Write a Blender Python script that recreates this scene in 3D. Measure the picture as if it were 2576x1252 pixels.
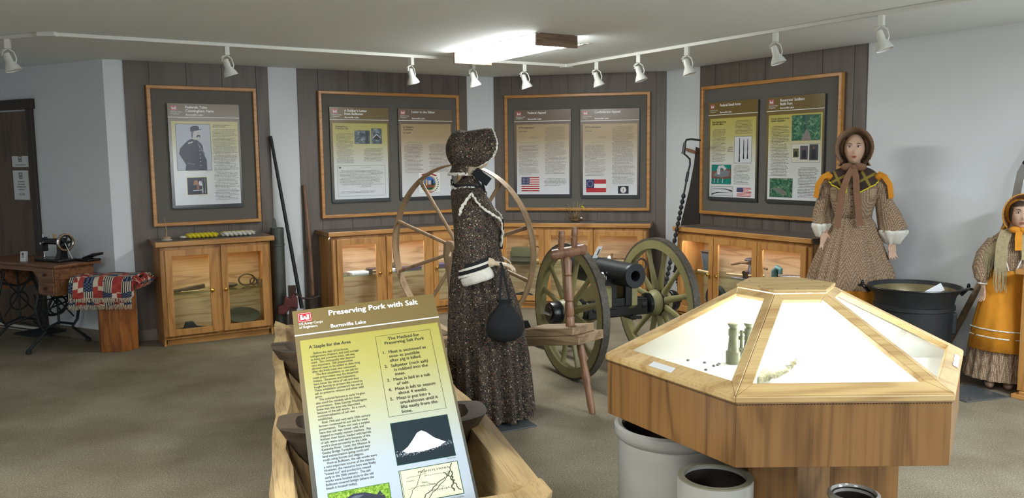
import bpy, bmesh, math, random
from mathutils import Vector, Matrix
PI = math.pi
S = bpy.context.scene
for o_ in list(bpy.data.objects): bpy.data.objects.remove(o_)
COL = S.collection
R = math.radians

# ------------------------------------------------------------ camera, exposure, world, room lights
cam_d = bpy.data.cameras.new('camera'); cam = bpy.data.objects.new('camera', cam_d); COL.objects.link(cam)
cam_d.sensor_width = 36.0; cam_d.lens = 2100.0/2576.0*36.0; cam_d.clip_start = .05; cam_d.clip_end = 60
cam.matrix_world = Matrix.Translation((0, 0, 1.57)) @ Matrix.Rotation(PI/2-.1084, 4, 'X') @ Matrix.Rotation(-.0116, 4, 'Z')
S.camera = cam
S.view_settings.view_transform = 'Standard'; S.view_settings.look = 'None'
S.view_settings.gamma = 1; S.view_settings.use_curve_mapping = False
S.view_settings.exposure = 0.66
w_ = bpy.data.worlds.new('world'); S.world = w_; w_.use_nodes = True
w_.node_tree.nodes['Background'].inputs[0].default_value = (.8, .88, 1, 1)
w_.node_tree.nodes['Background'].inputs[1].default_value = .3
LENS_POWER = 26.0        # emission of the ceiling tubes' diffuser
CASE_POWER = 22.0
def area(name, loc, rot, sx, sy, power, col=(1, 1, 1)):
    d = bpy.data.lights.new(name, 'AREA'); d.shape = 'RECTANGLE'; d.size = sx; d.size_y = sy; d.energy = power; d.color = col
    o = bpy.data.objects.new(name, d); COL.objects.link(o); o.location = loc; o.rotation_euler = rot; return o
# ceiling fittings of the part of the room behind the viewer and the daylight of its window side
for x_, y_, rz_, pw_, c_ in ((2.2, -.6, 20, 32, (.90, .96, 1)), (3.4, 2.6, 20, 82, (.85, .93, 1)), (-1.9, 2.0, -20, 52, (.96, .99, 1)), (-1.2, -1.0, -20, 36, (.95, .98, 1))):
    area('rear_ceiling_light', (x_, y_, 2.30), (0, 0, R(rz_)), 1.25, .34, pw_, c_); area('rear_ceiling_light_glow', (x_, y_, 2.32), (PI, 0, R(rz_)), 1.25, .3, pw_*.3, c_)
area('window_daylight', (4.7, -.6, 1.6), (R(90), 0, R(62)), 1.3, .9, 70, (.80, .89, 1))

# ------------------------------------------------------------ materials
MATS = {}
def nt(name):
    m = bpy.data.materials.new(name); m.use_nodes = True; MATS[name] = m
    n = m.node_tree; b = n.nodes['Principled BSDF']; return m, n, b
def lin(c):
    f = lambda x: x/12.92 if x <= .04045 else ((x+.055)/1.055)**2.4
    return tuple(f(x/255.) for x in c)+(1,)
def N(n, t, **k):
    x = n.nodes.new(t)
    for a, v in k.items(): setattr(x, a, v)
    return x
def coords(n, sc=(1, 1, 1), rot=(0, 0, 0)):
    tc = N(n, 'ShaderNodeTexCoord'); mp = N(n, 'ShaderNodeMapping')
    mp.inputs['Scale'].default_value = sc; mp.inputs['Rotation'].default_value = rot
    n.links.new(tc.outputs['Object'], mp.inputs[0]); return mp.outputs[0]
def noise(n, v, s, d=3, dist=0, rough=.55):
    x = N(n, 'ShaderNodeTexNoise'); x.inputs['Scale'].default_value = s; x.inputs['Detail'].default_value = d
    x.inputs['Distortion'].default_value = dist; x.inputs['Roughness'].default_value = rough
    n.links.new(v, x.inputs['Vector']); return x.outputs['Fac']
def ramp(n, fac, stops, interp='LINEAR'):
    r = N(n, 'ShaderNodeValToRGB'); r.color_ramp.interpolation = interp
    e = r.color_ramp.elements
    while len(e) < len(stops): e.new(.5)
    for i, (p, c) in enumerate(stops):
        e[i].position = p; e[i].color = c if len(c) == 4 else lin(c)
    n.links.new(fac, r.inputs[0]); return r.outputs[0]
def mixc(n, fac, a, b, mode='MIX'):
    x = N(n, 'ShaderNodeMix', data_type='RGBA', blend_type=mode)
    if isinstance(fac, (int, float)): x.inputs[0].default_value = fac
    else: n.links.new(fac, x.inputs[0])
    for k, v in ((6, a), (7, b)):
        if isinstance(v, tuple): x.inputs[k].default_value = v
        else: n.links.new(v, x.inputs[k])
    return x.outputs[2]
def bump(n, b, h, strength=.2, dist=.002):
    x = N(n, 'ShaderNodeBump'); x.inputs['Strength'].default_value = strength; x.inputs['Distance'].default_value = dist
    n.links.new(h, x.inputs['Height']); n.links.new(x.outputs[0], b.inputs['Normal'])
def plain(name, c, rough=.5, metal=0, var=.12, vs=8, bmp=0, bs=60, spec=.5, coat=0):
    m, n, b = nt(name); v = coords(n)
    c2 = tuple(max(0, x*(1-var)) for x in lin(c)[:3])+(1,)
    n.links.new(ramp(n, noise(n, v, vs, 4), [(.35, c2), (.65, lin(c))]), b.inputs['Base Color'])
    b.inputs['Roughness'].default_value = rough; b.inputs['Metallic'].default_value = metal
    b.inputs['Specular IOR Level'].default_value = spec; b.inputs['Coat Weight'].default_value = coat
    if bmp: bump(n, b, noise(n, v, bs, 4), bmp)
    return m
def wood(name, light, mid, dark, axis='z', rough=.38, k=1.0, fig=26, coat=.15):
    m, n, b = nt(name)
    sc = {'z': (5*k, 5*k, .8*k), 'x': (.8*k, 5*k, 5*k), 'y': (5*k, .8*k, 5*k)}[axis]
    v = coords(n, sc)
    base = noise(n, v, 1.5, 2, .25, .4)
    mu = N(n, 'ShaderNodeMath', operation='MULTIPLY'); mu.inputs[1].default_value = fig; n.links.new(base, mu.inputs[0])
    si = N(n, 'ShaderNodeMath', operation='SINE'); n.links.new(mu.outputs[0], si.inputs[0])
    ad = N(n, 'ShaderNodeMath', operation='MULTIPLY_ADD'); ad.inputs[1].default_value = .5; ad.inputs[2].default_value = .5
    n.links.new(si.outputs[0], ad.inputs[0])
    sc2 = tuple(s*s2 for s, s2 in zip(sc, {'z': (9, 9, 1.2), 'x': (1.2, 9, 9), 'y': (9, 1.2, 9)}[axis]))
    st = noise(n, coords(n, sc2), 2.0, 4, 0, .6)
    c1 = ramp(n, ad.outputs[0], [(0, dark), (.25, mid), (.8, light)])
    c2 = ramp(n, st, [(.32, dark), (.52, light)])
    n.links.new(mixc(n, .42, c1, c2), b.inputs['Base Color'])
    b.inputs['Roughness'].default_value = rough; b.inputs['Coat Weight'].default_value = coat; b.inputs['Coat Roughness'].default_value = .25
    bump(n, b, st, .08); return m
OAK = dict(light=(192, 140, 78), mid=(184, 131, 70), dark=(154, 104, 52))
oak = wood('oak_upright_grain', **OAK); oakx = wood('oak_level_grain', axis='x', **OAK)
oakc = wood('case_oak_veneer', (146, 106, 62), (132, 94, 54), (94, 63, 35), 'z', .28, .9, 30, .3)
oakcl = wood('case_oak_pale', (206, 176, 122), (194, 160, 104), (160, 122, 72), 'x', .3, 1.4, 20, .3)
framew = wood('picture_frame_oak', (196, 140, 74), (188, 132, 66), (164, 108, 50), 'x', .35, 2.0)
ply = wood('plywood_back', (198, 176, 142), (188, 164, 128), (150, 122, 90), 'x', .5, 1.2, 24, 0)
dkwood = wood('dark_table_wood', (128, 84, 50), (110, 68, 38), (70, 42, 24), 'x', .4, 1.5)
pedw = wood('pedestal_wood', (160, 100, 48), (146, 86, 38), (104, 58, 24), 'z', .4, 1.3)
greyw = wood('aged_grey_wood', (158, 132, 100), (140, 114, 84), (98, 78, 56), 'x', .6, 2, 18, 0)
spokew = wood('wheel_wood', (166, 138, 106), (150, 122, 92), (108, 84, 62), 'z', .5, 2.5, 14, 0)
turnw = wood('turned_brown_wood', (142, 104, 78), (124, 88, 64), (84, 58, 42), 'z', .45, 3, 14)
doorw = wood('door_wood', (98, 80, 62), (88, 70, 54), (66, 50, 38), 'z', .5, 1)
trimdk = plain('dark_door_trim', (58, 50, 46), .5)
panelw = wood('dark_panelling', (106, 96, 88), (96, 87, 80), (80, 71, 65), 'z', .5, .8, 16, 0)
black = plain('black_paint', (22, 23, 25), .3); cast = plain('black_cast_iron', (44, 47, 49), .55, .3, .3, 20, .4, 90)
gun = plain('gun_black', (30, 33, 36), .42, .2, .2, 12, .15, 120)
olive = plain('olive_paint', (142, 136, 92), .42, 0, .2, 10, .1, 60)
tyre = plain('worn_iron_tyre', (92, 86, 76), .6, .3, .5, 60, .5, 90)
chrome = plain('chrome', (215, 215, 215), .12, 1, 0); brass = plain('brass_knob', (214, 170, 84), .15, 1, 0)
white = plain('white_paint', (225, 225, 220), .5, 0, .02); paper = plain('white_paper', (218, 220, 222), .7, 0, .02)
whitem = plain('white_enamel_lamp', (222, 222, 214), .35, 0, .03)
ironm = plain('rusty_iron', (70, 52, 44), .6, .3, .3, 30, .4, 90)
tin = plain('grey_galvanised_tin', (96, 102, 98), .45, .5, .25, 9, .1, 60)
redm = plain('red_painted_iron', (96, 42, 40), .5, .1, .4, 20)
skin = plain('mannequin_skin', (206, 184, 156), .45, 0, .03); skin2 = plain('mannequin_face_skin', (200, 164, 140), .5, 0, .04)
hair = plain('brown_hair', (70, 52, 40), .6, 0, .3, 60)
lipm = plain('lip_colour', (150, 84, 76), .5); eyew = plain('eye_white', (220, 216, 208), .3, 0, 0); eyed = plain('eye_dark', (44, 34, 28), .3)
lace = plain('white_lace', (226, 222, 210), .8, 0, .12, 90, .6, 200)
blackc = plain('black_cloth', (20, 20, 23), .85, 0, .3, 20, .3, 60)
brownc = plain('brown_cloth', (128, 92, 68), .85, 0, .15, 20, .3, 200)
orangec = plain('orange_cloth', (206, 134, 24), .85, 0, .15, 14, .3, 200)
yellowc = plain('yellow_yarn', (222, 204, 40), .85, 0, .2, 60, .5, 200); whitec = plain('white_yarn', (214, 210, 200), .85, 0, .15, 60, .5, 200)
shawlc = plain('beige_knit', (168, 152, 116), .9, 0, .25, 90, .8, 220)
stone = plain('glazed_stoneware', (176, 174, 166), .22, 0, .08, 5, .03, 30, .5, .4)
stonein = plain('brown_glaze', (46, 38, 32), .4, 0, .2); stonerim = plain('unglazed_rim', (150, 146, 124), .5, 0, .15)
blueink = plain('cobalt_ink', (40, 52, 92), .4, 0, 0)
lamin = plain('grey_laminate', (112, 104, 98), .4, 0, .1, 60); matgrey = plain('grey_fabric_board', (104, 101, 94), .9, 0, .06, 120, .2, 300)
leather = plain('old_leather', (78, 66, 50), .6, 0, .25, 20, .3, 70); clothgreen = plain('green_canvas', (88, 90, 72), .8, 0, .15)
teal = plain('teal_iron', (66, 104, 104), .5, .1, .2); purple = plain('purple_cloth', (74, 64, 92), .8); steel = plain('dull_steel', (126, 124, 130), .35, .8, .25, 30)
bone = plain('pale_wood_item', (176, 152, 112), .6, 0, .2, 30); rootw = plain('driftwood', (112, 86, 58), .8, 0, .35, 40, .5, 90)
signback = plain('dark_sign_edge', (50, 54, 58), .4, 0, .05)
potin = plain('pot_bronze_inside', (124, 112, 76), .4, .3, .3, 10)
doughw = wood('dark_tray_wood', (88, 72, 56), (66, 54, 42), (36, 29, 24), 'x', .6, 2, 14, 0)
troughw = wood('pale_trough_wood', (186, 158, 110), (172, 144, 98), (118, 92, 62), 'y', .7, 2.2, 7, 0)
twigc = plain('straw', (190, 160, 100), .7)
def wallmat(name, c, bs=180, st=.12):
    m, n, b = nt(name); v = coords(n)
    n.links.new(ramp(n, noise(n, v, 1.2, 3), [(.3, tuple(x*.97 for x in lin(c)[:3])+(1,)), (.7, lin(c))]), b.inputs['Base Color'])
    b.inputs['Roughness'].default_value = .85; bump(n, b, noise(n, v, bs, 3), st, .002); return m
wallm = wallmat('painted_wall', (222, 226, 229)); ceilm = wallmat('textured_ceiling', (232, 237, 236), 120, .5)
basem = plain('taupe_baseboard', (128, 118, 106), .6)
def carpet():
    m, n, b = nt('speckled_carpet'); v = coords(n)
    a = ramp(n, noise(n, v, 130, 2, 0, .8), [(.30, (70, 64, 54)), (.40, (140, 131, 112)), (.60, (152, 143, 124)), (.70, (214, 206, 184))])
    l = ramp(n, noise(n, v, 1.6, 3), [(.3, (205, 200, 192)), (.7, (255, 255, 255))])
    n.links.new(mixc(n, 1.0, a, l, 'MULTIPLY'), b.inputs['Base Color']); b.inputs['Roughness'].default_value = .95
    b.inputs['Specular IOR Level'].default_value = .1; bump(n, b, noise(n, v, 260, 2), .8, .006); return m
carpetm = carpet()
def emis(name, c, s):
    m = bpy.data.materials.new(name); m.use_nodes = True; n = m.node_tree; n.nodes.remove(n.nodes['Principled BSDF'])
    e = N(n, 'ShaderNodeEmission'); e.inputs[0].default_value = c; e.inputs[1].default_value = s
    n.links.new(e.outputs[0], n.nodes['Material Output'].inputs[0]); return m
lensm = emis('lit_lens', (.97, 1, .98, 1), LENS_POWER); casem = emis('lit_case_diffuser', (1, 1, .97, 1), CASE_POWER)
def glass(name='clear_glass', tint=(.97, .99, .98, 1)):
    m = bpy.data.materials.new(name); m.use_nodes = True; n = m.node_tree; n.nodes.remove(n.nodes['Principled BSDF'])
    t = N(n, 'ShaderNodeBsdfTransparent'); t.inputs[0].default_value = tint; g = N(n, 'ShaderNodeBsdfGlossy'); g.inputs['Roughness'].default_value = .02
    lw = N(n, 'ShaderNodeLayerWeight'); lw.inputs[0].default_value = .5; pw = N(n, 'ShaderNodeMath', operation='POWER'); pw.inputs[1].default_value = 5; n.links.new(lw.outputs['Facing'], pw.inputs[0])
    f = N(n, 'ShaderNodeMath', operation='MULTIPLY_ADD'); f.inputs[1].default_value = .9; f.inputs[2].default_value = .025; n.links.new(pw.outputs[0], f.inputs[0]); mx = N(n, 'ShaderNodeMixShader')
    n.links.new(f.outputs[0], mx.inputs[0]); n.links.new(t.outputs[0], mx.inputs[1]); n.links.new(g.outputs[0], mx.inputs[2])
    n.links.new(mx.outputs[0], n.nodes['Material Output'].inputs[0]); return m
glassm = glass()
def calico():
    m, n, b = nt('dark_floral_calico'); v = coords(n)
    sq = ramp(n, noise(n, v, 62, 1, 2.0, .4), [(.50, (26, 22, 22)), (.515, (150, 128, 100)), (.545, (150, 128, 100)), (.56, (26, 22, 22))])
    vo = N(n, 'ShaderNodeTexVoronoi'); vo.inputs['Scale'].default_value = 48; n.links.new(v, vo.inputs['Vector'])
    d = ramp(n, vo.outputs['Distance'], [(.16, (1, 1, 1, 1)), (.2, (0, 0, 0, 1))], 'LINEAR')
    sep = N(n, 'ShaderNodeSeparateColor'); n.links.new(vo.outputs['Color'], sep.inputs[0])
    dc = ramp(n, sep.outputs[0], [(0, (178, 164, 140)), (.72, (178, 164, 140)), (.74, (150, 60, 56))], 'CONSTANT')
    n.links.new(mixc(n, d, sq, dc), b.inputs['Base Color']); b.inputs['Roughness'].default_value = .85; return m
calicom = calico()
def dots(name, base, dot, sc, th=.28):
    m, n, b = nt(name); v = coords(n, (1, 1, 1), (.0, .0, .78))
    vo = N(n, 'ShaderNodeTexVoronoi'); vo.inputs['Scale'].default_value = sc; vo.inputs['Randomness'].default_value = .25; n.links.new(v, vo.inputs['Vector'])
    n.links.new(ramp(n, vo.outputs['Distance'], [(th, dot), (th+.1, base)]), b.inputs['Base Color']); b.inputs['Roughness'].default_value = .9; return m
dotsm = dots('brown_dotted_calico', (124, 98, 76), (206, 190, 160), 130)
def plaid():
    m, n, b = nt('brown_plaid'); col = None; base = lin((58, 42, 36))
    for ax in range(2):
        w = N(n, 'ShaderNodeTexWave', wave_type='BANDS', bands_direction='X' if ax == 0 else 'Z'); w.inputs['Scale'].default_value = 3.6
        n.links.new(coords(n, (1, 1, 1), (0, .5, 0)), w.inputs['Vector'])
        f = ramp(n, w.outputs['Fac'], [(.86, (0, 0, 0, 1)), (.93, (1, 1, 1, 1))])
        col = mixc(n, f, base if col is None else col, lin((136, 118, 44)))
    n.links.new(col, b.inputs['Base Color']); b.inputs['Roughness'].default_value = .9; return m
plaidm = plaid()
def coverm():
    m, n, b = nt('woven_coverlet_cloth')
    tc = N(n, 'ShaderNodeTexCoord'); sp = N(n, 'ShaderNodeSeparateXYZ'); n.links.new(tc.outputs['Object'], sp.inputs[0])
    sb_ = N(n, 'ShaderNodeMath', operation='SUBTRACT'); n.links.new(sp.outputs[2], sb_.inputs[0]); n.links.new(sp.outputs[1], sb_.inputs[1])
    cb = N(n, 'ShaderNodeCombineXYZ'); n.links.new(sp.outputs[0], cb.inputs[0]); n.links.new(sb_.outputs[0], cb.inputs[2]); cb.inputs[1].default_value = .3
    def chk(sx, sz, c1, c2):
        mp = N(n, 'ShaderNodeMapping'); mp.inputs['Scale'].default_value = (sx, 0, sz); mp.inputs['Location'].default_value = (.013*sx, .5, .02*sz); n.links.new(cb.outputs[0], mp.inputs[0])
        c = N(n, 'ShaderNodeTexChecker'); c.inputs['Scale'].default_value = 1; c.inputs[1].default_value = lin(c1); c.inputs[2].default_value = lin(c2); n.links.new(mp.outputs[0], c.inputs[0]); return c
    navy = chk(60, 110, (30, 34, 50), (84, 98, 124)); strp = chk(120, 1e-3, (32, 32, 40), (208, 198, 178)); red = chk(26, 40, (168, 62, 52), (152, 52, 48)); rw = chk(26, 26, (164, 60, 52), (204, 190, 168))
    kx = chk(13, 1e-3, (0, 0, 0), (255, 255, 255)); kz = chk(1e-3, 15, (0, 0, 0), (255, 255, 255))
    a = mixc(n, kz.outputs[1], navy.outputs[0], strp.outputs[0]); c = mixc(n, kz.outputs[1], rw.outputs[0], red.outputs[0])
    n.links.new(mixc(n, kx.outputs[1], a, c), b.inputs['Base Color']); b.inputs['Roughness'].default_value = .95; bump(n, b, noise(n, coords(n), 250, 2), .5); return m
coverm_ = coverm()
def gradz(name, stops, z0, z1, rough=.22):
    m, n, b = nt(name); tc = N(n, 'ShaderNodeTexCoord'); sp = N(n, 'ShaderNodeSeparateXYZ'); n.links.new(tc.outputs['Object'], sp.inputs[0])
    mr = N(n, 'ShaderNodeMapRange'); mr.inputs[1].default_value = z0; mr.inputs[2].default_value = z1; n.links.new(sp.outputs[2], mr.inputs[0])
    n.links.new(ramp(n, mr.outputs[0], stops), b.inputs['Base Color']); b.inputs['Roughness'].default_value = rough; return m
def flat(name, c, rough=.3):
    if name in MATS: return MATS[name]
    m, n, b = nt(name); b.inputs['Base Color'].default_value = lin(c); b.inputs['Roughness'].default_value = rough; return m
ink = flat('print_black', (40, 38, 32)); inkw = flat('print_white', (236, 236, 232)); inkg = flat('print_grey', (96, 94, 84)); inkr = flat('print_red', (178, 40, 48))
def picmat(name, stops, sc, dist=1.5):
    m, n, b = nt(name); n.links.new(ramp(n, noise(n, coords(n), sc, 5, dist, .6), stops), b.inputs['Base Color']); b.inputs['Roughness'].default_value = .25; return m
forest = picmat('print_forest', [(.3, (24, 60, 52)), (.5, (58, 110, 84)), (.62, (120, 160, 120)), (.75, (190, 210, 196))], 26)
grass = picmat('print_grass', [(.3, (70, 110, 30)), (.5, (120, 160, 50)), (.7, (190, 210, 110))], 90)
greyp = picmat('print_grey_photo', [(.3, (40, 50, 58)), (.5, (90, 104, 112)), (.7, (170, 180, 184))], 18)
tealp = picmat('print_teal_photo', [(.3, (10, 110, 100)), (.7, (30, 150, 136))], 6)
mapp = picmat('print_map', [(.3, (206, 208, 176)), (.7, (222, 222, 196))], 8)

# ------------------------------------------------------------ mesh builder
def ring_frame(m, x0, x1, z0, z1, w, y0, y1, h=None):
    h = h or w; R_ = []
    for (x, z, sx, sz) in ((x0, z0, 1, 1), (x1, z0, -1, 1), (x1, z1, -1, -1), (x0, z1, 1, -1)):
        R_.append([(x, y0, z), (x+sx*w, y0, z+sz*h), (x+sx*w, y1, z+sz*h), (x, y1, z)])
    m.loft(R_+[R_[0]], None, False); return m
class MB:
    def __init__(s): s.v = []; s.f = []; s.m = []; s.mats = []; s.subs = []; s.T = Matrix.Identity(4)
    def mi(s, mat):
        if mat is None: return 0
        if mat not in s.mats: s.mats.append(mat)
        return s.mats.index(mat)
    def add(s, vs, fs, mat=None):
        b = len(s.v); s.v += [tuple(s.T @ Vector(p)) for p in vs]; i = s.mi(mat)
        for f in fs: s.f.append([b+k for k in f]); s.m.append(i)
        return s
    def bx(s, x0, x1, y0, y1, z0, z1, mat=None):
        v = [(x, y, z) for z in (z0, z1) for y in (y0, y1) for x in (x0, x1)]
        return s.add(v, [(0, 2, 3, 1), (4, 5, 7, 6), (0, 1, 5, 4), (2, 6, 7, 3), (0, 4, 6, 2), (1, 3, 7, 5)], mat)
    def prism(s, pts, z0, z1, mat=None, pts2=None):
        n = len(pts); p2 = pts2 or pts
        v = [(x, y, z0) for x, y in pts]+[(x, y, z1) for x, y in p2]
        return s.add(v, [list(range(n))[::-1], list(range(n, 2*n))]+[(i, (i+1) % n, n+(i+1) % n, n+i) for i in range(n)], mat)
    def slab(s, pts, y0, y1, mat=None):   # polygon in xz, thickness in y
        n = len(pts); v = [(x, y0, z) for x, z in pts]+[(x, y1, z) for x, z in pts]
        return s.add(v, [list(range(n)), list(range(n, 2*n))[::-1]]+[(i, n+i, n+(i+1) % n, (i+1) % n) for i in range(n)], mat)
    def sheet(s, pts, y, mat=None):       # flat printed polygon facing -y
        return s.add([(x, y, z) for x, z in pts], [list(range(len(pts)))], mat)
    def rect(s, x0, x1, z0, z1, y, mat=None): return s.sheet([(x0, z0), (x1, z0), (x1, z1), (x0, z1)], y, mat)
    def loft(s, rings, mat=None, caps=True, closed=True):
        n = len(rings[0]); v = [p for r in rings for p in r]; f = []
        for i in range(len(rings)-1):
            for j in range(n if closed else n-1):
                k = (j+1) % n; f.append((i*n+j, i*n+k, (i+1)*n+k, (i+1)*n+j))
        if caps and closed: f += [list(range(n))[::-1], [(len(rings)-1)*n+j for j in range(n)]]
        return s.add(v, f, mat)
    def tube(s, path, r, n=10, mat=None, caps=True, flat=1.0, up=None):
        P = [Vector(p) for p in path]; rr = r if isinstance(r, (list, tuple)) else [r]*len(P)
        rings = []; a = None
        for i, p in enumerate(P):
            t = (P[min(i+1, len(P)-1)]-P[max(i-1, 0)]).normalized()
            if a is None:
                a = Vector(up) if up else (Vector((0, 0, 1)) if abs(t.z) < .9 else Vector((1, 0, 0)))
            a = (a-t*a.dot(t)); a = a.normalized() if a.length > 1e-6 else t.orthogonal().normalized()
            b = t.cross(a)
            rings.append([tuple(p+a*math.cos(2*PI*k/n)*rr[i]+b*math.sin(2*PI*k/n)*rr[i]*flat) for k in range(n)])
        return s.loft(rings, mat, caps)
    def lathe(s, prof, n=24, c=(0, 0, 0), mat=None, caps=True, T=None):
        rings = [[(c[0]+r*math.cos(2*PI*k/n), c[1]+r*math.sin(2*PI*k/n), c[2]+z) for k in range(n)] for r, z in prof]
        if T is not None: rings = [[tuple(T @ Vector(p)) for p in q] for q in rings]
        return s.loft(rings, mat, caps)
    def ell(s, c, r, nu=16, nv=10, mat=None, fn=None):
        rings = []
        for i in range(nv+1):
            t = -PI/2+PI*i/nv; t = max(-PI/2+.02, min(PI/2-.02, t)); q = []
            for k in range(nu):
                d = Vector((math.cos(t)*math.cos(2*PI*k/nu), math.cos(t)*math.sin(2*PI*k/nu), math.sin(t)))
                p = Vector((d.x*r[0], d.y*r[1], d.z*r[2]))
                if fn: p = fn(d, p)
                q.append(tuple(Vector(c)+p))
            rings.append(q)
        return s.loft(rings, mat)
    def torus(s, c, Rr, r, axis='z', n=28, m=8, mat=None, a0=0, a1=2*PI, sx=1):
        full = abs(a1-a0-2*PI) < 1e-4; cnt = n if full else n+1; rings = []
        for i in range(cnt):
            a = a0+(a1-a0)*i/n; q = []
            for k in range(m):
                b = 2*PI*k/m; rad = Rr+r*math.cos(b); x, y, z = rad*math.cos(a)*sx, rad*math.sin(a), r*math.sin(b)
                p = {'z': (x, y, z), 'x': (z, x, y), 'y': (x, z, y)}[axis]; q.append((c[0]+p[0], c[1]+p[1], c[2]+p[2]))
            rings.append(q)
        if full: rings.append(rings[0])
        return s.loft(rings, mat, not full)
    def build(s, name, mat=None, parent=None, smooth=False, bevel=0, angle=35):
        if s.subs and not s.v: return [q.build(name, mat, parent) for q in s.subs][-1]
        me = bpy.data.meshes.new(name); me.from_pydata(s.v, [], s.f)
        ms = s.mats if s.mats else [mat]
        for m in ms: me.materials.append(m)
        if s.mats:
            for p, i in zip(me.polygons, s.m): p.material_index = i
        bm = bmesh.new(); bm.from_mesh(me); bmesh.ops.recalc_face_normals(bm, faces=bm.faces) if not getattr(s, 'keep', 0) else None; bm.to_mesh(me); bm.free()
        if smooth:
            for p in me.polygons: p.use_smooth = True
            me.set_sharp_from_angle(angle=R(angle))
        o = bpy.data.objects.new(name, me); COL.objects.link(o)
        if parent: o.parent = parent
        if bevel:
            b = o.modifiers.new('bevel', 'BEVEL'); b.width = bevel; b.segments = 2; b.limit_method = 'ANGLE'; b.angle_limit = R(40)
        return o
def tag(o, label=None, cat=None, group=None, kind=None):
    if label: o['label'] = label
    if cat: o['category'] = cat
    if group: o['group'] = group
    if kind: o['kind'] = kind
    return o
def thing(name, label, cat, loc=(0, 0, 0), rz=0, group=None):
    o = bpy.data.objects.new(name, None); COL.objects.link(o); o.empty_display_size = .1
    o.location = loc; o.rotation_euler = (0, 0, rz); return tag(o, label, cat, group)
def struct(o): o['kind'] = 'structure'; return o
DG = None
def text(body, size, x, z, parent, y=-.001, mat=None, name='lettering', width=None, align='LEFT', bold=0, spacing=1.0, linewidths=None, sx=1):
    cu = bpy.data.curves.new('t', 'FONT'); cu.body = body; cu.size = size; cu.align_x = align; cu.space_line = spacing; cu.resolution_u = 2
    ob = bpy.data.objects.new('t', cu); COL.objects.link(ob)
    me = bpy.data.meshes.new_from_object(ob.evaluated_get(bpy.context.evaluated_depsgraph_get()))
    bpy.data.objects.remove(ob); bpy.data.curves.remove(cu)
    k = sx
    if width:
        xs = [v.co.x for v in me.vertices]; k = width/(max(xs)-min(xs))
    for v in me.vertices: v.co = Vector((x+v.co.x*k, y, z+v.co.y))
    if bold:
        bm = bmesh.new(); bm.from_mesh(me); base = list(bm.faces)
        for q, (dx_, dz_) in enumerate(((1, 0), (-1, 0), (0, .7), (0, -.7))):
            r = bmesh.ops.duplicate(bm, geom=base); bmesh.ops.translate(bm, verts=[g for g in r['geom'] if isinstance(g, bmesh.types.BMVert)], vec=(dx_*bold*size, .00002*(q+1), dz_*bold*size))
        bm.to_mesh(me); bm.free()
    me.name = name; me.materials.clear(); me.materials.append(mat or ink)
    o = bpy.data.objects.new(name, me); COL.objects.link(o)
    if parent: o.parent = parent
    return o
def noisy(p, a, seed=0):
    rnd = random.Random(seed); return [(x+rnd.uniform(-a, a), y+rnd.uniform(-a, a), z+rnd.uniform(-a, a)) for x, y, z in p]

# ------------------------------------------------------------ the room
H = 2.436
TH = {'A': -.2322+PI/4, 'B': -.2322, 'C': -.2322-PI/4}; DD = {'A': 7.888, 'B': 8.819, 'C': 5.932}
def wp(w, s, off=0):
    a = TH[w]; d = DD[w]-off; return (-math.sin(a)*d+math.cos(a)*s, math.cos(a)*d+math.sin(a)*s)
cDA = wp('A', .8415); cAB = wp('A', 4.584); cBC = wp('B', -.43); aD = R(152)
endC = wp('C', .2); farD = (cDA[0]+math.cos(aD)*2.9, cDA[1]+math.sin(aD)*2.9)
OUT = [farD, cDA, cAB, cBC, endC, (endC[0], -3.0), (farD[0], -3.0)]
fl = MB(); fl.prism([(-6.3, -3.1), (5.4, -3.1), (5.4, 9.6), (-6.3, 9.6)], -.1, 0); struct(fl.build('floor', carpetm))
cl = MB(); cl.prism([(-6.3, -3.1), (5.4, -3.1), (5.4, 9.6), (-6.3, 9.6)], H, H+.1); struct(cl.build('ceiling', ceilm))
def wall(name, p, q, base=True):
    p, q = Vector(p), Vector(q); d = (q-p); L = d.length; m = MB(); m.bx(0, L, 0, .1, 0, H)
    o = m.build(name, wallm); o.location = (p.x, p.y, 0); o.rotation_euler = (0, 0, math.atan2(d.y, d.x)); struct(o)
    if base:
        b = MB(); b.bx(0, L, -.012, 0, 0, .1); ob = b.build(name.replace('wall', 'baseboard'), basem, None, bevel=.003)
        ob.location = o.location; ob.rotation_euler = o.rotation_euler; struct(ob)
    return o
w_left = wall('wall_left', farD, cDA, False)
w_bl = wall('wall_back_left', cDA, cAB); w_b = wall('wall_back', cAB, cBC); w_r = wall('wall_right', cBC, endC)
wall('wall_far_right', endC, (endC[0], -3)); wall('wall_rear', (endC[0], -3), (farD[0], -3)); wall('wall_far_left', (farD[0], -3), farD)
# baseboard right of the door
b = MB(); b.bx(2.0, 2.9, -.012, 0, 0, .1); o = b.build('baseboard_left', basem, None, bevel=.003); o.location = (farD[0], farD[1], 0); o.rotation_euler = (0, 0, aD+PI); struct(o)
def panelling(wobj, x0, x1, seed):
    m = MB(); rnd = random.Random(seed); x = x0; first = True
    while x < x1-.01:
        w = min(.305 if not first else .2, x1-x); w = x1-x if x1-x-w < .06 else w
        g = .0025; k = x+g if not first else x
        m.bx(k, x+w-g, -.012, 0, .1, H-.001); x += w; first = False
    m.bx(x0, x1, -.006, 0, .1, H-.001)
    o = m.build('wood_panelling', panelw, wobj); o['label'] = 'dark grooved wood panelling'; return o
panelling(w_bl, .9985-.8415, 2.226-.8415, 1); panelling(w_bl, 2.5-.8415, 4.325-.8415, 2)
panelling(w_b, -2.264+2.336, 1.90, 3); panelling(w_r, -6.06+6.54, -4.22+6.54, 4)
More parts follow.
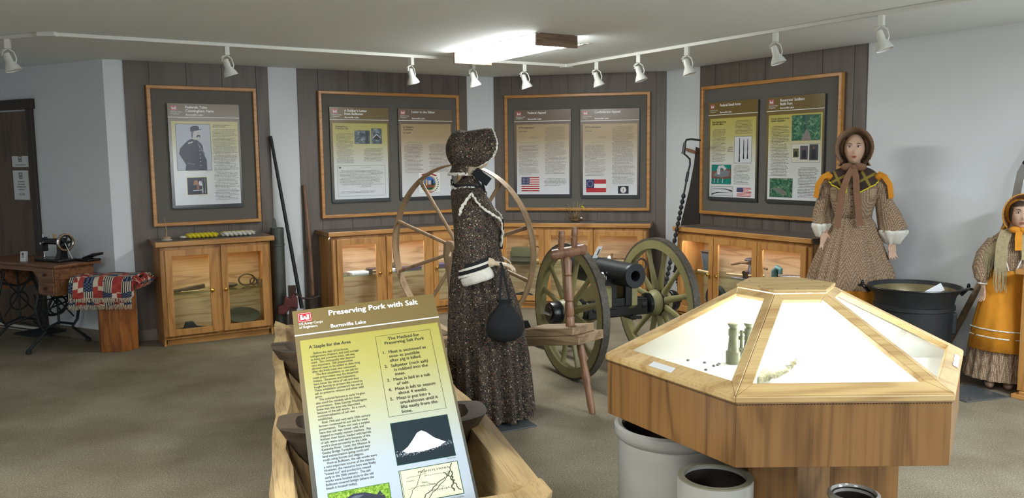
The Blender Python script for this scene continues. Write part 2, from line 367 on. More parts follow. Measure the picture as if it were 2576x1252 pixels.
# door in the left wall
dx = 2.9
dr = MB(); dr.bx(dx-1.95, dx-1.06, -.012, -.002, .012, 2.045); door = dr.build('door_1', doorw); door.location = (farD[0], farD[1], 0); door.rotation_euler = (0, 0, aD+PI); struct(door)
tr = MB(); tr.bx(dx-1.06, dx-.98, -.03, 0, 0, 2.06); tr.bx(dx-2.03, dx-1.95, -.03, 0, 0, 2.06); tr.bx(dx-2.08, dx-.955, -.034, 0, 2.06, 2.15)
t_ = tr.build('trim_1', trimdk, bevel=.003); t_.location = door.location; t_.rotation_euler = door.rotation_euler; struct(t_)
m = MB(); m.bx(dx-1.9, dx-1.08, -.02, -.012, .03, .05); o = m.build('white_door_strip', white, door)  # narrow white strip across the foot of the door
def notice(s0, s1, z0, z1, label, lines, use):
    t = thing('paper_notice', label, 'paper notice', (farD[0]+math.cos(aD+PI)*(dx-s0)+math.sin(aD)*0, farD[1]+math.sin(aD+PI)*(dx-s0), z0), aD+PI)
    n_ = Vector((math.sin(aD+PI), -math.cos(aD+PI))); t.location.x += n_.x*.0125; t.location.y += n_.y*.0125
    w = s0-s1; h = z1-z0; m = MB(); m.bx(0, w, -.0015, -.0002, 0, h); m.build('sheet', paper, t)
    m = MB(); zc = h*.82 if lines > 2 else h*.75; q = .028; m.rect(w/2-q, w/2+q, zc-q, zc+q, -.002, inkg); m.rect(w/2-q*.7, w/2+q*.7, zc-q*.7, zc+q*.7, -.0022, paper)
    m.rect(w/2-q*.5, w/2-q*.2, zc-q*.5, zc+q*.5, -.0024, inkg); m.rect(w/2+q*.2, w/2+q*.5, zc-q*.5, zc+q*.5, -.0024, inkg); m.rect(w/2-q*.5, w/2+q*.5, zc-q*.5, zc, -.0024, inkg)
    m.build('castle_emblem', None, t)
    m = MB(); rnd = random.Random(lines); z = zc-.05
    for i in range(lines):
        L = rnd.uniform(.35, .6)*w; m2 = 0; x = w/2-L/2
        while x < w/2+L/2: wd = rnd.uniform(.006, .012); m.rect(x, x+wd, z-.010, z, -.002); x += wd+.004
        z -= .024
    m.build('small_print', inkg, t)
    if use: text('IN USE', .03, w/2, z-.035, t, -.002, inkg, align='CENTER', bold=.02)
notice(1.335, 1.09, 1.54, 1.64, 'upper small white paper notice taped on the brown door', 2, False)
notice(1.337, 1.105, 1.24, 1.51, 'lower taller white paper notice taped on the brown door', 4, True)

# ------------------------------------------------------------ ceiling fittings
lf = thing('ceiling_light', 'long lit fluorescent ceiling light with brown wooden ends', 'ceiling light', (.0125, 6.5435, H), math.atan2(-1.067, .65))
L2, W2 = .625, .168
m = MB(); sec = [(-W2+.02, 0), (-W2, -.012), (-W2+.012, -.06), (-W2+.05, -.078), (W2-.05, -.078), (W2-.012, -.06), (W2, -.012), (W2-.02, 0)]
m.loft([[(x, y, z) for y, z in sec] for x in (-L2+.02, L2-.02)]); m.build('diffuser_lens', lensm, lf, True)
for sx in (-1, 1):
    m = MB(); m.bx(min(sx*L2, sx*(L2-.02)), max(sx*L2, sx*(L2-.02)), -W2-.008, W2+.008, -.088, -.0005); e = m.build('end_cap', wood('fixture_end_wood%d' % sx, (120, 92, 68), (104, 78, 56), (74, 54, 38), 'y', .5, 2) , lf, bevel=.002)
m = MB(); m.bx(-L2, L2, -W2-.005, -W2+.02, -.006, -.0005); m.bx(-L2, L2, W2-.02, W2+.005, -.006, -.0005); m.build('mounting_rail', whitem, lf)
T0, T1, T2, T3 = (-3.9, 5.98), (-3.063, 5.66), (.53, 7.957), (2.95, 4.14)
m = MB()
tk = thing('lighting_track', 'long white lighting track running bent across the ceiling', 'lighting track', (0, 0, H))
for p, q in ((T0, T1), (T1, T2), (T2, T3)):
    p, q = Vector(p), Vector(q); d = (q-p).normalized(); n_ = Vector((-d.y, d.x))*.018
    m = MB(); m.prism([tuple(p-n_), tuple(q-n_), tuple(q+n_), tuple(p+n_)], -.026, -.0005); m.build('track_bar', whitem, tk, bevel=.003)
for p in (T1, T2): m = MB(); m.bx(p[0]-.06, p[0]+.06, p[1]-.03, p[1]+.03, -.03, -.0005); m.build('corner_connector', whitem, tk, bevel=.004)
def spot():
    t = thing('track_spotlight', 'x', 'spotlight', (0, 0, 0), 0, 'white spotlights on the ceiling track')
    m = MB(); m.bx(-.017, .017, -.022, .022, -.062, 0); m.build('adapter', whitem, t, bevel=.003)
    m = MB(); m.tube([(0, 0, -.06), (.035, 0, -.085), (.048, 0, -.13), (.042, 0, -.155)], .0045, 8); m.tube([(0, 0, -.06), (-.03, 0, -.08), (-.036, 0, -.11)], .0045, 8); m.build('bracket', whitem, t, True)
    T = Matrix.Translation((-.008, 0, -.105)) @ Matrix.Rotation(R(-18), 4, 'Y')
    m = MB(); m.lathe([(.008, .02), (.02, .012), (.024, -.02), (.024, -.045), (.046, -.085), (.054, -.108), (.05, -.11), (.04, -.09)], 24, T=T); m.build('lamp_shade', whitem, t, True)
    m = MB(); m.lathe([(.047, -.104), (.047, -.100)], 20, T=T); m.build('bulb', flat('lamp_face', (200, 198, 190)), t)
    m = MB(); m.tube([tuple(T @ Vector((.0, 0, .015))), tuple(T @ Vector((-.03, 0, .03))), (-.03, 0, -.07), (0, 0, -.06)], .003, 6); m.build('cord', whitem, t, True)
    return t
def dup(root, loc, rz, label, group=None):
    r = root.copy(); COL.objects.link(r); r.location = loc; r.rotation_euler = (0, 0, rz); r['label'] = label
    if group: r['group'] = group
    for ch in list(root.children):
        c = ch.copy(); COL.objects.link(c); c.parent = r
        for g in ch.children:
            d = g.copy(); COL.objects.link(d); d.parent = c
    return r
sp0 = None
SPOTS = [(-3.41, 5.79, .3, 'leftmost white track spotlight, above the sewing machine'), (-2.089, 6.28, .6, 'white track spotlight above the officer portrait panel'),
 (-.825, 7.09, .9, 'white track spotlight above the wide frame left of the bonneted mannequin'), (-.324, 7.41, .6, 'white track spotlight hanging just beneath the left end of the fluorescent light'),
 (.13, 7.70, .2, 'white track spotlight right of the fluorescent light, left of the track bend'), (.772, 7.575, -.1, 'first white track spotlight right of the track bend'),
 (1.076, 7.096, -.4, 'second white track spotlight right of the track bend'), (1.379, 6.62, -.5, 'third white track spotlight right of the track bend, above the iron auger'),
 (1.839, 5.893, -.6, 'fourth white track spotlight right of the track bend, above the small arms frame'), (2.27, 5.213, -.7, 'rightmost and largest white track spotlight near the right wall')]
for x, y, a, lab in SPOTS:
    if sp0 is None: sp0 = spot(); sp0.location = (x, y, H-.026); sp0.rotation_euler = (0, 0, a); sp0['label'] = lab
    else: dup(sp0, (x, y, H-.026), a, lab)
m = MB(); va = thing('ceiling_vent', 'small white slotted ceiling vent right of the fluorescent light', 'vent', (.46, 6.62, H), -1.02)
m.bx(-.17, .17, -.07, .07, -.006, -.0005); m.build('vent_plate', whitem, va, bevel=.002)
m = MB(); [m.bx(-.15, .15, -.05+i*.035, -.04+i*.035, -.012, -.006) for i in range(3)]; m.build('louvre', whitem, va)

# ------------------------------------------------------------ framed boards and information panels
def frame_board(w, s0, s1, label):
    x, y = wp(w, s0, .0125); t = thing('display_board', label, 'display board', (x, y, 1.007), TH[w]); L = s1-s0; h = 1.226; f = .032
    m = MB(); m.bx(f*.6, L-f*.6, -.022, 0, f*.6, h-f*.6); m.build('grey_backing', matgrey, t)
    m = MB(); ring_frame(m, 0, L, 0, h, f, -.045, 0)
    m.build('oak_frame', framew, t, bevel=.006)
frame_board('A', 1.163, 2.10, 'narrow oak-framed grey board holding the single officer panel'); frame_board('A', 2.685, 4.206, 'wide oak-framed grey board behind the great spinning wheel')
frame_board('B', -2.14, -.60, 'wide oak-framed grey board above the cannon'); frame_board('C', -6.007, -4.416, 'wide oak-framed grey board beside the brown-dressed mannequin')
PW, PH = .612, .915
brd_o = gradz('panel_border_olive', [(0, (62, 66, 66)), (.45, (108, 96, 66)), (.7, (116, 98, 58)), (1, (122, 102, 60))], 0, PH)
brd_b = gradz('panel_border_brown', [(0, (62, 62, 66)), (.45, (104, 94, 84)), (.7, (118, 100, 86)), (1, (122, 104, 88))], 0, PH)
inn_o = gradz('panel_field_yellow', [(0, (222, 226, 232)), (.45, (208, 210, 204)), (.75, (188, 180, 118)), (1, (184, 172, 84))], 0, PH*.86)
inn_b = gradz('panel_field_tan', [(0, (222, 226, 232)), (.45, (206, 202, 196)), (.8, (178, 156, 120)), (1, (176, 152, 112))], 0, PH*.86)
def lines(m, x0, x1, zt, zb, seed, pitch=.0118, mat=None, y=-.0215, last=.6, indent=6):
    big = m; m = MB(); big.subs.append(m)
    rnd = random.Random(seed); z = zt; i = 0
    while z-pitch*.5 >= zb:
        x = x0+(.02 if i % indent == 0 else 0); xe = x1-rnd.uniform(0, .03)*(x1-x0)/.2
        if i % indent == indent-1: xe = x0+(x1-x0)*rnd.uniform(.5, .9)
        while x < xe:
            wd = rnd.uniform(.008, .032); wd = min(wd, xe-x)
            xx = x
            while xx < x+wd-.001: hh = pitch*(.36 if rnd.random() < .7 else .56); m.rect(xx, xx+rnd.uniform(.0016, .0027), z-pitch*.56, z-pitch*.56+hh, y, mat or inkg); xx += .0036
            x += wd+.0038
        z -= pitch; i += 1
def castle(parent, x, z, s, y, sub=True):
    m = MB(); r = s*.12
    m.slab([(x, z-s), (x+s*1.25, z-s), (x+s*1.25, z), (x, z)], y-.0003, y, inkr)
    def bar(a, b_, c, d): m.rect(x+a*s, x+b_*s, z-s+c*s, z-s+d*s, y-.0008, inkw)
    bar(.22, .42, .22, .68); bar(.83, 1.03, .22, .68); bar(.40, .85, .22, .42); bar(.55, .70, .22, .58)
    for a in (.2, .29, .38, .81, .90, .99): bar(a-.0, a+.06, .68, .78)
    for a in (.42, .50, .70, .78): bar(a, a+.04, .42, .49)
    for a in (.53, .6, .67): bar(a, a+.04, .58, .64)
    m.slab([(x+.57*s, z-s+.22*s), (x+.68*s, z-s+.22*s), (x+.68*s, z-s+.32*s), (x+.57*s, z-s+.32*s)], y-.0012, y-.001, inkr)
    q = .05*s
    for a, b_, c, d in ((.06, 1.19, .06, .09), (.06, 1.19, .91, .94), (.06, .09, .06, .94), (1.16, 1.19, .06, .94)): bar(a, b_, c, d)
    m.build('castle_logo', None, parent)
def panel(w, s0, zb, title, heading, style, label, hz=.045, sub=None):
    x, y = wp(w, s0, .0350); t = thing('information_panel', label, 'information panel', (x, y, zb), TH[w])
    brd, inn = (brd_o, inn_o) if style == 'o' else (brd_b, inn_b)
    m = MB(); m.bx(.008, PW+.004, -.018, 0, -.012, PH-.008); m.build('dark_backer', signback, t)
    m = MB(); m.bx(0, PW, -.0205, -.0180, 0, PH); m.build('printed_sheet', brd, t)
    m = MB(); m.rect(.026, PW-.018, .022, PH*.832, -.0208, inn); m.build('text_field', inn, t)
    m = MB(); m.rect(0, PW, PH*.866, PH*.872, -.0209); m.build('header_rule', inkw, t)
    castle(t, .026, PH-.018, .043, -.0207)
    text('US Army Corps\nof Engineers', .017, .022, PH-.078, t, -.0212, inkw, 'logo_lettering', width=.10, bold=.01)
    text(title, .033, .148, PH-.042, t, -.0212, inkw, 'title_lettering', bold=.034, spacing=.95)
    text('Burnsville Lake', .022, .15, PH-.104, t, -.0212, inkw, 'subtitle_lettering', bold=.035, width=.145)
    if heading: text(heading, .022 if sub is None else .026, .052, PH*.832-.040, t, -.0212, ink, 'heading_lettering', bold=.03, spacing=.9)
    if sub: text(sub, .016, .052, PH*.832-(.075 if '\n' not in heading else .095), t, -.0212, ink, 'subheading_lettering', bold=.03)
    return t
Y1 = -.0212
def flag_us(t, x0, x1, z0, z1, y=-.0214):
    m = MB(); h = (z1-z0)/13
    for i in range(13): m.rect(x0, x1, z1-(i+1)*h, z1-i*h, y, inkr if i % 2 == 0 else inkw)
    nv = flat('print_navy', (38, 42, 92)); m.rect(x0, x0+(x1-x0)*.45, z1-7*h, z1, y-.0003, nv)
    for r in range(5):
        for c in range(6):
            cx = x0+(x1-x0)*.45*(c+.7+(.0 if r % 2 == 0 else .0))/6.6; cz = z1-7*h*(r+.6)/5.2; q = h*.22; m.rect(cx-q, cx+q, cz-q, cz+q, y-.0005, inkw)
    m.build('printed_flag', None, t)
def box_outline(m, x0, x1, z0, z1, y, q=.0015, mat=None):
    for a in ((x0, x1, z0, z0+q), (x0, x1, z1-q, z1), (x0, x0+q, z0, z1), (x1-q, x1, z0, z1)): m.rect(*a, y, mat or ink)
def photo(t, x0, x1, z0, z1, mat, extra=None, name='printed_photo', edge=None):
    m = MB(); m.rect(x0-.003, x1+.003, z0-.003, z1+.003, -.0213, edge or ink); m.rect(x0, x1, z0, z1, -.0215, mat)
    if extra: extra(m, x0, x1, z0, z1)
    return m.build(name, None, t)
def U(x0, x1, z0, z1, pts): return [(x0+(x1-x0)*u, z0+(z1-z0)*v) for u, v in pts]
# 1 officer
p = panel('A', 1.325, 1.165, 'Federals Take\nCunningham Farm', None, 'o', 'olive-headed panel with a large portrait of a uniformed officer')
text('Volunteers Ordered to\nBraxton County', .0165, .375, PH*.805-.012, p, -.0212, ink, 'heading_lettering', bold=.02, spacing=.9)
def officer(m, a, b_, c, d):
    dk = flat('print_coat', (44, 46, 54)); sk = flat('print_pale', (196, 192, 190)); md = flat('print_midgrey', (110, 112, 120))
    m.sheet(U(a, b_, c, d, [(.22, 0), (.25, .12), (.06, .36), (.10, .48), (.26, .60), (.36, .66), (.44, .68), (.60, .66), (.72, .58), (.76, .52), (.78, .36), (.86, .22), (.86, .0)]), -.0217, dk)
    m.sheet(U(a, b_, c, d, [(.44, .80), (.44, .70), (.52, .66), (.64, .67), (.70, .74), (.72, .86), (.44, .86)]), -.0219, sk)
    m.sheet(U(a, b_, c, d, [(.42, .84), (.42, .93), (.50, .965), (.64, .965), (.68, .93), (.68, .89), (.76, .905), (.74, .885), (.62, .865), (.48, .85)]), -.0221, dk)
    m.sheet(U(a, b_, c, d, [(.58, .73), (.62, .77), (.70, .77), (.70, .70), (.67, .74), (.60, .71)]), -.0222, dk)
    m.sheet(U(a, b_, c, d, [(.34, .60), (.48, .63), (.47, .60), (.34, .575)]), -.0221, sk)
    m.sheet(U(a, b_, c, d, [(.62, .57), (.70, .45), (.80, .34), (.82, .36), (.70, .50), (.64, .60)]), -.0221, md)
    m.sheet(U(a, b_, c, d, [(.28, .15), (.5, .12), (.5, .135), (.28, .17)]), -.0221, md)
    m.sheet(U(a, b_, c, d, [(.44, .86), (.44, .72), (.49, .70), (.50, .80), (.53, .86)]), -.02195, md); m.rect(a+(b_-a)*.62, a+(b_-a)*.66, c+(d-c)*.81, c+(d-c)*.82, -.0221, dk)
    for k in range(6): m.rect(a+(b_-a)*(.66), a+(b_-a)*.69, c+(d-c)*(.10+k*.08), c+(d-c)*(.115+k*.08), -.0221, sk)
photo(p, .06, .35, .33, .735, flat('print_studio', (186, 190, 200)), officer)
def eagle(m, a, b_, c, d):
    for u, v, q, r, col in ((.3, .55, .55, .85, (170, 120, 80)), (.45, .3, .62, .6, (150, 90, 70)), (.55, .5, .75, .8, (210, 210, 216)), (.25, .22, .8, .28, (220, 220, 226)), (.74, .05, .8, .95, (200, 204, 214)), (.88, .05, .92, .95, (170, 176, 190))):
        m.sheet(U(a, b_, c, d, [(u, v), (q, v+.02), (q-.03, r), (u+.04, r-.03)]), -.0217, flat('pc%d%d' % (u*100, v*100), col))
photo(p, .135, .30, .115, .265, flat('print_night', (32, 30, 48)), eagle, edge=flat('print_yellow', (200, 190, 50)))
m = MB(); lines(m, .37, .59, .695, .05, 1, .0128); m.build('body_print', inkg, p)
m = MB(); lines(m, .27, .345, .322, .316, 2, .006); lines(m, .2, .3, .105, .1, 2, .006); m.build('caption_print', inkg, p)
# 2 letter
p = panel('A', 2.79, 1.165, "A Soldier's Letter\nfrom Bulltown", 'Waiting for a\nChristmas Gift', 'o', 'olive-headed panel with two small photos above a boxed letter')
m = MB(); lines(m, .06, .24, .665, .37, 3, .0128); lines(m, .34, .545, .52, .38, 4, .0122); lines(m, .28, .42, .335, .33, 11, .01); lines(m, .08, .54, .305, .16, 5, .0116); lines(m, .29, .42, .155, .13, 9, .012); lines(m, .08, .50, .10, .08, 6, .012); m.build('body_print', inkg, p)
m = MB(); box_outline(m, .06, .56, .05, .35, -.0214, .002); m.rect(.078, .098, .325, .337, -.0216, flat('print_navy', (38, 42, 92))); m.build('letter_border', None, p)
def trees(m, a, b_, c, d): m.sheet(U(a, b_, c, d, [(.68, 0), (.94, 0), (.92, 1), (.72, 1)]), -.0217, flat('print_dkblue', (40, 52, 58))); m.sheet(U(a, b_, c, d, [(.3, .55), (.62, .55), (.6, .8), (.36, .85)]), -.0217, flat('print_dkblue', (40, 52, 58)))
photo(p, .25, .405, .565, .69, greyp, trees)
def shed(m, a, b_, c, d): m.sheet(U(a, b_, c, d, [(.25, .25), (.8, .25), (.85, .5), (.3, .55)]), -.0217, flat('print_dk', (36, 40, 42))); m.sheet(U(a, b_, c, d, [(.1, .4), (.5, .65), (.9, .42), (.86, .38), (.5, .58), (.14, .36)]), -.0219, flat('print_pale', (196, 192, 190)))
photo(p, .425, .53, .565, .71, greyp, shed)
# 3 editor
p = panel('A', 3.506, 1.165, 'Letter to the Editor', "A Citizen's\nConcerns", 'b', 'brown-headed letter panel with a colourful round seal, behind the spinning wheel', sub='The "Idle Bill"')
m = MB(); lines(m, .06, .27, .555, .27, 7, .0132); lines(m, .34, .57, .56, .27, 8, .0132); lines(m, .06, .25, .575, .568, 8, .01); m.build('body_print', inkg, p)
m = MB(); m.rect(.21, .46, .055, .265, -.0213, inkw); box_outline(m, .21, .46, .055, .265, -.0214, .001, inkg)
bl = flat('print_sky', (60, 110, 190)); gr = flat('print_leaf', (30, 80, 60)); rd = flat('print_ribbon', (160, 40, 60)); br = flat('print_earth', (130, 70, 50)); yl = flat('print_skin', (216, 170, 100))
cx, cz = .335, .155
circ = lambda r, n=28, x=cx, z=cz: [(x+r*math.cos(2*PI*k/n), z+r*1.05*math.sin(2*PI*k/n)) for k in range(n)]
m.sheet(circ(.078), -.0216, flat('print_tan', (200, 180, 130))); m.sheet(circ(.066), -.0218, bl)
m.sheet([(cx+.066*math.cos(a), cz+.069*math.sin(a)) for a in [PI+i*PI/14 for i in range(15)]], -.0220, gr)
m.sheet([(cx-.05, cz-.045), (cx+.05, cz-.045), (cx+.06, cz-.02), (cx, cz-.01), (cx-.06, cz-.02)], -.0222, br)
m.rect(cx-.015, cx+.015, cz-.015, cz+.03, -.0222, flat('print_pale', (196, 192, 190))); m.rect(cx-.045, cx-.025, cz-.02, cz+.04, -.0223, yl); m.rect(cx+.022, cx+.042, cz-.02, cz+.04, -.0223, flat('print_dk', (36, 40, 42)))
for k in range(-9, 10):
    if abs(k) < 1: continue
    a = -PI/2+k*.24; rx, rz = cx+.1*math.cos(a), cz+.095*math.sin(a); m.sheet([(rx-.01, rz-.004), (rx, rz+.006), (rx+.01, rz+.006), (rx+.002, rz-.008)], -.0216, gr)
m.sheet([(cx-.09, .25), (cx-.04, .262), (cx+.03, .258), (cx+.09, .235), (cx+.07, .226), (cx+.02, .243), (cx-.04, .247), (cx-.088, .236)], -.0218, rd); m.sheet([(cx-.05, .064), (cx, .058), (cx+.05, .064), (cx+.03, .07), (cx-.03, .07)], -.0218, rd)
m.build('printed_seal', None, p)
# 4 federal appeal
p = panel('B', -2.034, 1.160, 'Federal Appeal', 'A Proclamation', 'b', 'brown-headed proclamation panel with a striped starred flag, left of its pair', sub='Loyal Citizens')
m = MB(); lines(m, .16, .275, .635, .61, 10, .013, indent=3); lines(m, .05, .25, .575, .57, 9, .01); lines(m, .05, .275, .545, .225, 11, .0132); lines(m, .335, .565, .735, .235, 12, .0132); m.build('body_print', inkg, p)
m = MB(); lines(m, .325, .57, .19, .11, 13, .0132, ink); m.build('bold_print', None, p); flag_us(p, .075, .27, .055, .205)
# 5 confederate appeal
p = panel('B', -1.321, 1.152, 'Confederate Appeal', 'A Proclamation', 'b', 'brown-headed proclamation panel with a three-striped flag and a small blue flag', sub='An Appeal')
m = MB(); lines(m, .18, .275, .635, .61, 14, .013, indent=3); lines(m, .08, .27, .575, .57, 9, .01); lines(m, .05, .275, .545, .215, 15, .0125); lines(m, .335, .565, .735, .13, 16, .0128); m.build('body_print', inkg, p)
m = MB(); nv = flat('print_navy', (38, 42, 92)); x0, x1, z0, z1 = .06, .27, .05, .185; h = (z1-z0)/3
for i, c in enumerate((inkr, inkw, inkr)): m.rect(x0, x1, z1-(i+1)*h, z1-i*h, -.0214, c)
m.rect(x0, x0+.085, z1-2*h, z1, -.0217, nv)
for k in range(11): a = 2*PI*k/11; sx, sz = x0+.0425+.03*math.cos(a), z1-h+.03*math.sin(a); m.rect(sx-.003, sx+.003, sz-.003, sz+.003, -.022, inkw)
m.build('printed_flag', None, p)
m = MB(); m.rect(.395, .505, .035, .115, -.0214, flat('print_navydark', (28, 30, 50))); m.sheet(circ(.031, 24, .45, .075), -.0217, inkw); m.sheet(circ(.026, 24, .45, .075), -.0218, flat('print_rose', (170, 150, 160))); m.sheet(circ(.022, 24, .45, .075), -.0219, inkw); m.rect(.446, .454, .06, .09, -.0221, inkg); m.build('printed_blue_flag', None, p)
# 6 small arms
p = panel('C', -5.897, 1.158, 'Federal Small Arms', 'Mass Manufacturing\nAids War Effort', 'o', 'olive-headed panel with pictures of muskets and a striped flag')
m = MB(); lines(m, .06, .24, .66, .35, 17, .0130); lines(m, .25, .33, .495, .44, 21, .018); lines(m, .345, .56, .735, .60, 18, .013); lines(m, .335, .54, .32, .135, 19, .0128); m.build('body_print', inkg, p)
def muskets(m, a, b_, c, d):
    for u, lo, hi in ((.3, .03, .95), (.55, .15, .88), (.78, .15, .9)): m.sheet(U(a, b_, c, d, [(u-.05, lo), (u+.04, lo), (u+.02, lo+.28), (u+.03, lo+.3), (u+.015, hi), (u-.015, hi), (u-.03, lo+.35), (u-.02, lo+.25)]), -.0217, flat('print_dk', (36, 40, 42)))
photo(p, .34, .545, .345, .585, flat('print_photo_white', (206, 208, 214)), muskets)
def lock(m, a, b_, c, d):
    m.sheet(U(a, b_, c, d, [(0, .3), (0, .65), (.3, .72), (.65, .8), (1, .78), (1, .3), (.6, .26)]), -.0217, flat('print_stock', (120, 84, 70)))
    m.sheet(U(a, b_, c, d, [(.08, .42), (.2, .62), (.5, .72), (.95, .7), (.9, .42), (.5, .34)]), -.0219, flat('print_steel', (120, 126, 132)))
    m.sheet(U(a, b_, c, d, [(.3, .5), (.28, .75), (.36, .96), (.62, .98), (.78, .8), (.66, .7), (.58, .84), (.46, .84), (.44, .5)]), -.0221, flat('print_silver', (196, 200, 204)))
    for u in (.12, .3, .55): m.sheet(U(a, b_, c, d, [(u, .05), (u+.03, .05), (u+.06, .28), (u+.03, .28)]), -.0221, flat('print_silver', (196, 200, 204)))
photo(p, .055, .30, .145, .325, tealp, lock)
def twog(m, a, b_, c, d):
    for v, fl_ in ((.72, 1), (.32, -1)):
        P = [(.05, v+.02), (.6, v+.06), (.72, v+.06), (.98, v-.12), (.98, v-.3), (.76, v-.06), (.6, v), (.05, v)]
        if fl_ < 0: P = [(1-u, q) for u, q in P][::-1]
        m.sheet(U(a, b_, c, d, P), -.0217, flat('print_dk', (36, 40, 42)))
photo(p, .05, .325, .035, .12, flat('print_photo_white', (206, 208, 214)), twog); flag_us(p, .375, .55, .035, .115)
# 7 fort
p = panel('C', -5.185, 1.158, "Rosecrans' Soldiers\nBuild Fort", 'Troops Selected to be\nSoldier-Engineers', 'o', 'olive-headed panel with woodland photos, rightmost on the walls')
m = MB(); lines(m, .06, .26, .665, .225, 22, .0130); lines(m, .36, .57, .305, .05, 23, .0130); m.build('body_print', inkg, p)
def path_(m, a, b_, c, d): m.sheet(U(a, b_, c, d, [(.35, 0), (.7, 0), (.62, .3), (.52, .45), (.45, .3)]), -.0217, flat('print_path', (130, 120, 120))); m.sheet(U(a, b_, c, d, [(.49, .45), (.54, .45), (.54, 1), (.49, 1)]), -.0219, flat('print_trunk', (70, 86, 80)))
photo(p, .285, .575, .535, .745, forest, path_)
m = MB(); m.rect(.285, .575, .345, .505, -.0213, flat('print_cream', (206, 204, 190))); box_outline(m, .285, .575, .345, .505, -.0214)
for a, b_, c, d, col in ((.30, .36, .39, .465, (96, 96, 60)), (.375, .455, .37, .488, (84, 80, 96)), (.47, .56, .365, .498, (60, 66, 70))):
    m.rect(a, b_, c, d, -.0216, flat('pt%d' % (a*100), col)); m.sheet(U(a, b_, c, d, [(.2, .1), (.8, .1), (.75, .6), (.6, .7), (.4, .7), (.25, .6)]), -.0218, flat('print_dk', (36, 40, 42))); m.sheet(U(a, b_, c, d, [(.4, .7), (.6, .7), (.6, .85), (.4, .85)]), -.0219, flat('print_stock', (120, 84, 70)))
m.build('printed_portraits', None, p)
def logs(m, a, b_, c, d):
    for k in range(4): m.sheet(U(a, b_, c, d, [(.1+k*.1, .45), (.16+k*.1, .5), (.7+k*.03, .1+k*.05), (.62+k*.03, .07+k*.05)]), -.0217, flat('print_log', (120, 126, 118)))
photo(p, .055, .30, .045, .205, forest, logs)

# ------------------------------------------------------------ cabinets
def prism_part(name, pts, z0, z1, mat, t, bevel=.003): m = MB(); m.prism(pts, z0, z1); return m.build(name, mat, t, bevel=bevel)
def cabinet(w, s0, s1, doors, label, knobs, cutL=False, cutR=False, lit=None, shelfz=.45, overL=.035, overR=.035, knobz=.48):
    """doors: (x0, x1) list along the wall"""
    x, y = wp(w, 0, .0126); t = thing('display_cabinet', label, 'cabinet', (x, y, 0), TH[w]); D = .35; tn = math.tan(PI/8)
    eL = s0+(0 if not cutL else 0); eR = s1
    # carcass
    m = MB(); xl0, xr0 = s0, s1
    bl_ = s0-(D*tn if cutL else 0); br_ = s1+(D*tn if cutR else 0)      # back corners
    F = -D
    def plate(z0, z1, f=F): m.prism([(bl_, 0), (br_, 0), (s1, f), (s0, f)], z0, z1)
    plate(.065, .085); plate(.845, .858); 
    m.prism([(bl_, 0), (br_, 0), (br_, -.012), (bl_, -.012)], .085, .845)
    if not cutL: m.prism([(s0, 0), (s0+.018, 0), (s0+.018, F), (s0, F)], 0, .858)
    if not cutR: m.prism([(s1-.018, 0), (s1, 0), (s1, F), (s1-.018, F)], 0, .858)
    m.bx(s0, s1, F-.0, F+.018, .822, .858); m.bx(s0, s1, F, F+.018, .055, .09)
    xs = [s0]+[d for dd in doors for d in dd]+[s1]
    for i in range(0, len(xs), 2): a, b_ = xs[i]-(0 if i == 0 else .008), xs[i+1]+(0 if i == len(xs)-2 else .008); m.bx(a, max(b_, a+.004), F, F+.018, .055, .858)
    m.build('carcass', oak, t, bevel=.002)
    m = MB(); m.bx(s0+.03, s1-.03, F+.035, F+.05, 0, .066); m.build('toe_kick', oakx, t); m = MB(); m.bx(s0+.002, s1-.002, F+.03, F+.036, 0, .012); m.build('shoe_strip', oakx, t)
    m = MB(); m.bx(bl_+.02, br_-.02, -.016, -.0125, .086, .844); m.build('plywood_back', ply, t)
    tl, trr = s0-(0 if cutL else overL), s1+(0 if cutR else overR); fd = -D-.036
    tl0, tr0 = (s0-(D)*tn if cutL else tl), (s1+D*tn if cutR else trr)
    tlf, trf = (s0+.036*tn if cutL else tl), (s1-.036*tn if cutR else trr)
    m = MB(); m.prism([(tl0, 0), (tr0, 0), (trf-.0, fd+.02), (tlf+.0, fd+.02)], .859, .9); m.build('grey_top', lamin, t)
    m = MB(); m.bx(tlf, trf, fd, fd+.0195, .857, .9005)
    if not cutL: m.bx(tl-.0, tl+.02, fd+.02, 0, .857, .9008)
    if not cutR: m.bx(trr-.02, trr, fd+.02, 0, .857, .9008)
    m.build('oak_edging', oakx, t, bevel=.006)
    m = MB(); m.prism([(bl_+.03, -.02), (br_-.03, -.02), (s1-.02, F+.03), (s0+.02, F+.03)], shelfz-.006, shelfz); m.build('glass_shelf', glass('shelf_glass', (.80, .9, .86, 1)), t)
    for i, (a, b_) in enumerate(doors):
        z0, z1, f, k = .085, .826, F-.02, .055
        m = MB(); ring_frame(m, a, b_, z0, z1, k, f, F-.001); d = m.build('door', oak, t, bevel=.003)
        m = MB(); m.bx(a+k-.004, b_-k+.004, F-.011, F-.008, z0+.05, z1-.05); m.build('glass_pane', glassm, d)
        kx = knobs[i]
        if kx is not None:
            m = MB(); m.lathe([(.006, 0), (.006, .012), (.015, .018), (.017, .024), (.013, .031), (.004, .033)], 16, T=Matrix.Translation((kx, f, knobz)) @ Matrix.Rotation(PI/2, 4, 'X')); m.build('brass_knob', brass, d, True)
    for (lx, pw, lc, wd) in (lit or []):
        l = area('cabinet_lamp', (0, 0, 0), (0, 0, 0), wd, .03, pw*2.2, lc); l.parent = t; l.location = (lx, -.29, .838)
        l.rotation_euler = (R(-25), 0, 0)
    return t
YL = (1, .92, .58); CW = (.93, .93, 1)
c1 = cabinet('A', 1.148, 2.080, [(1.186, 1.597), (1.645, 2.05)], 'two-door oak glass cabinet beneath the officer panel', [1.556, 1.668], lit=[(1.6, 1.0, YL, .85)], shelfz=.44, knobz=.455)
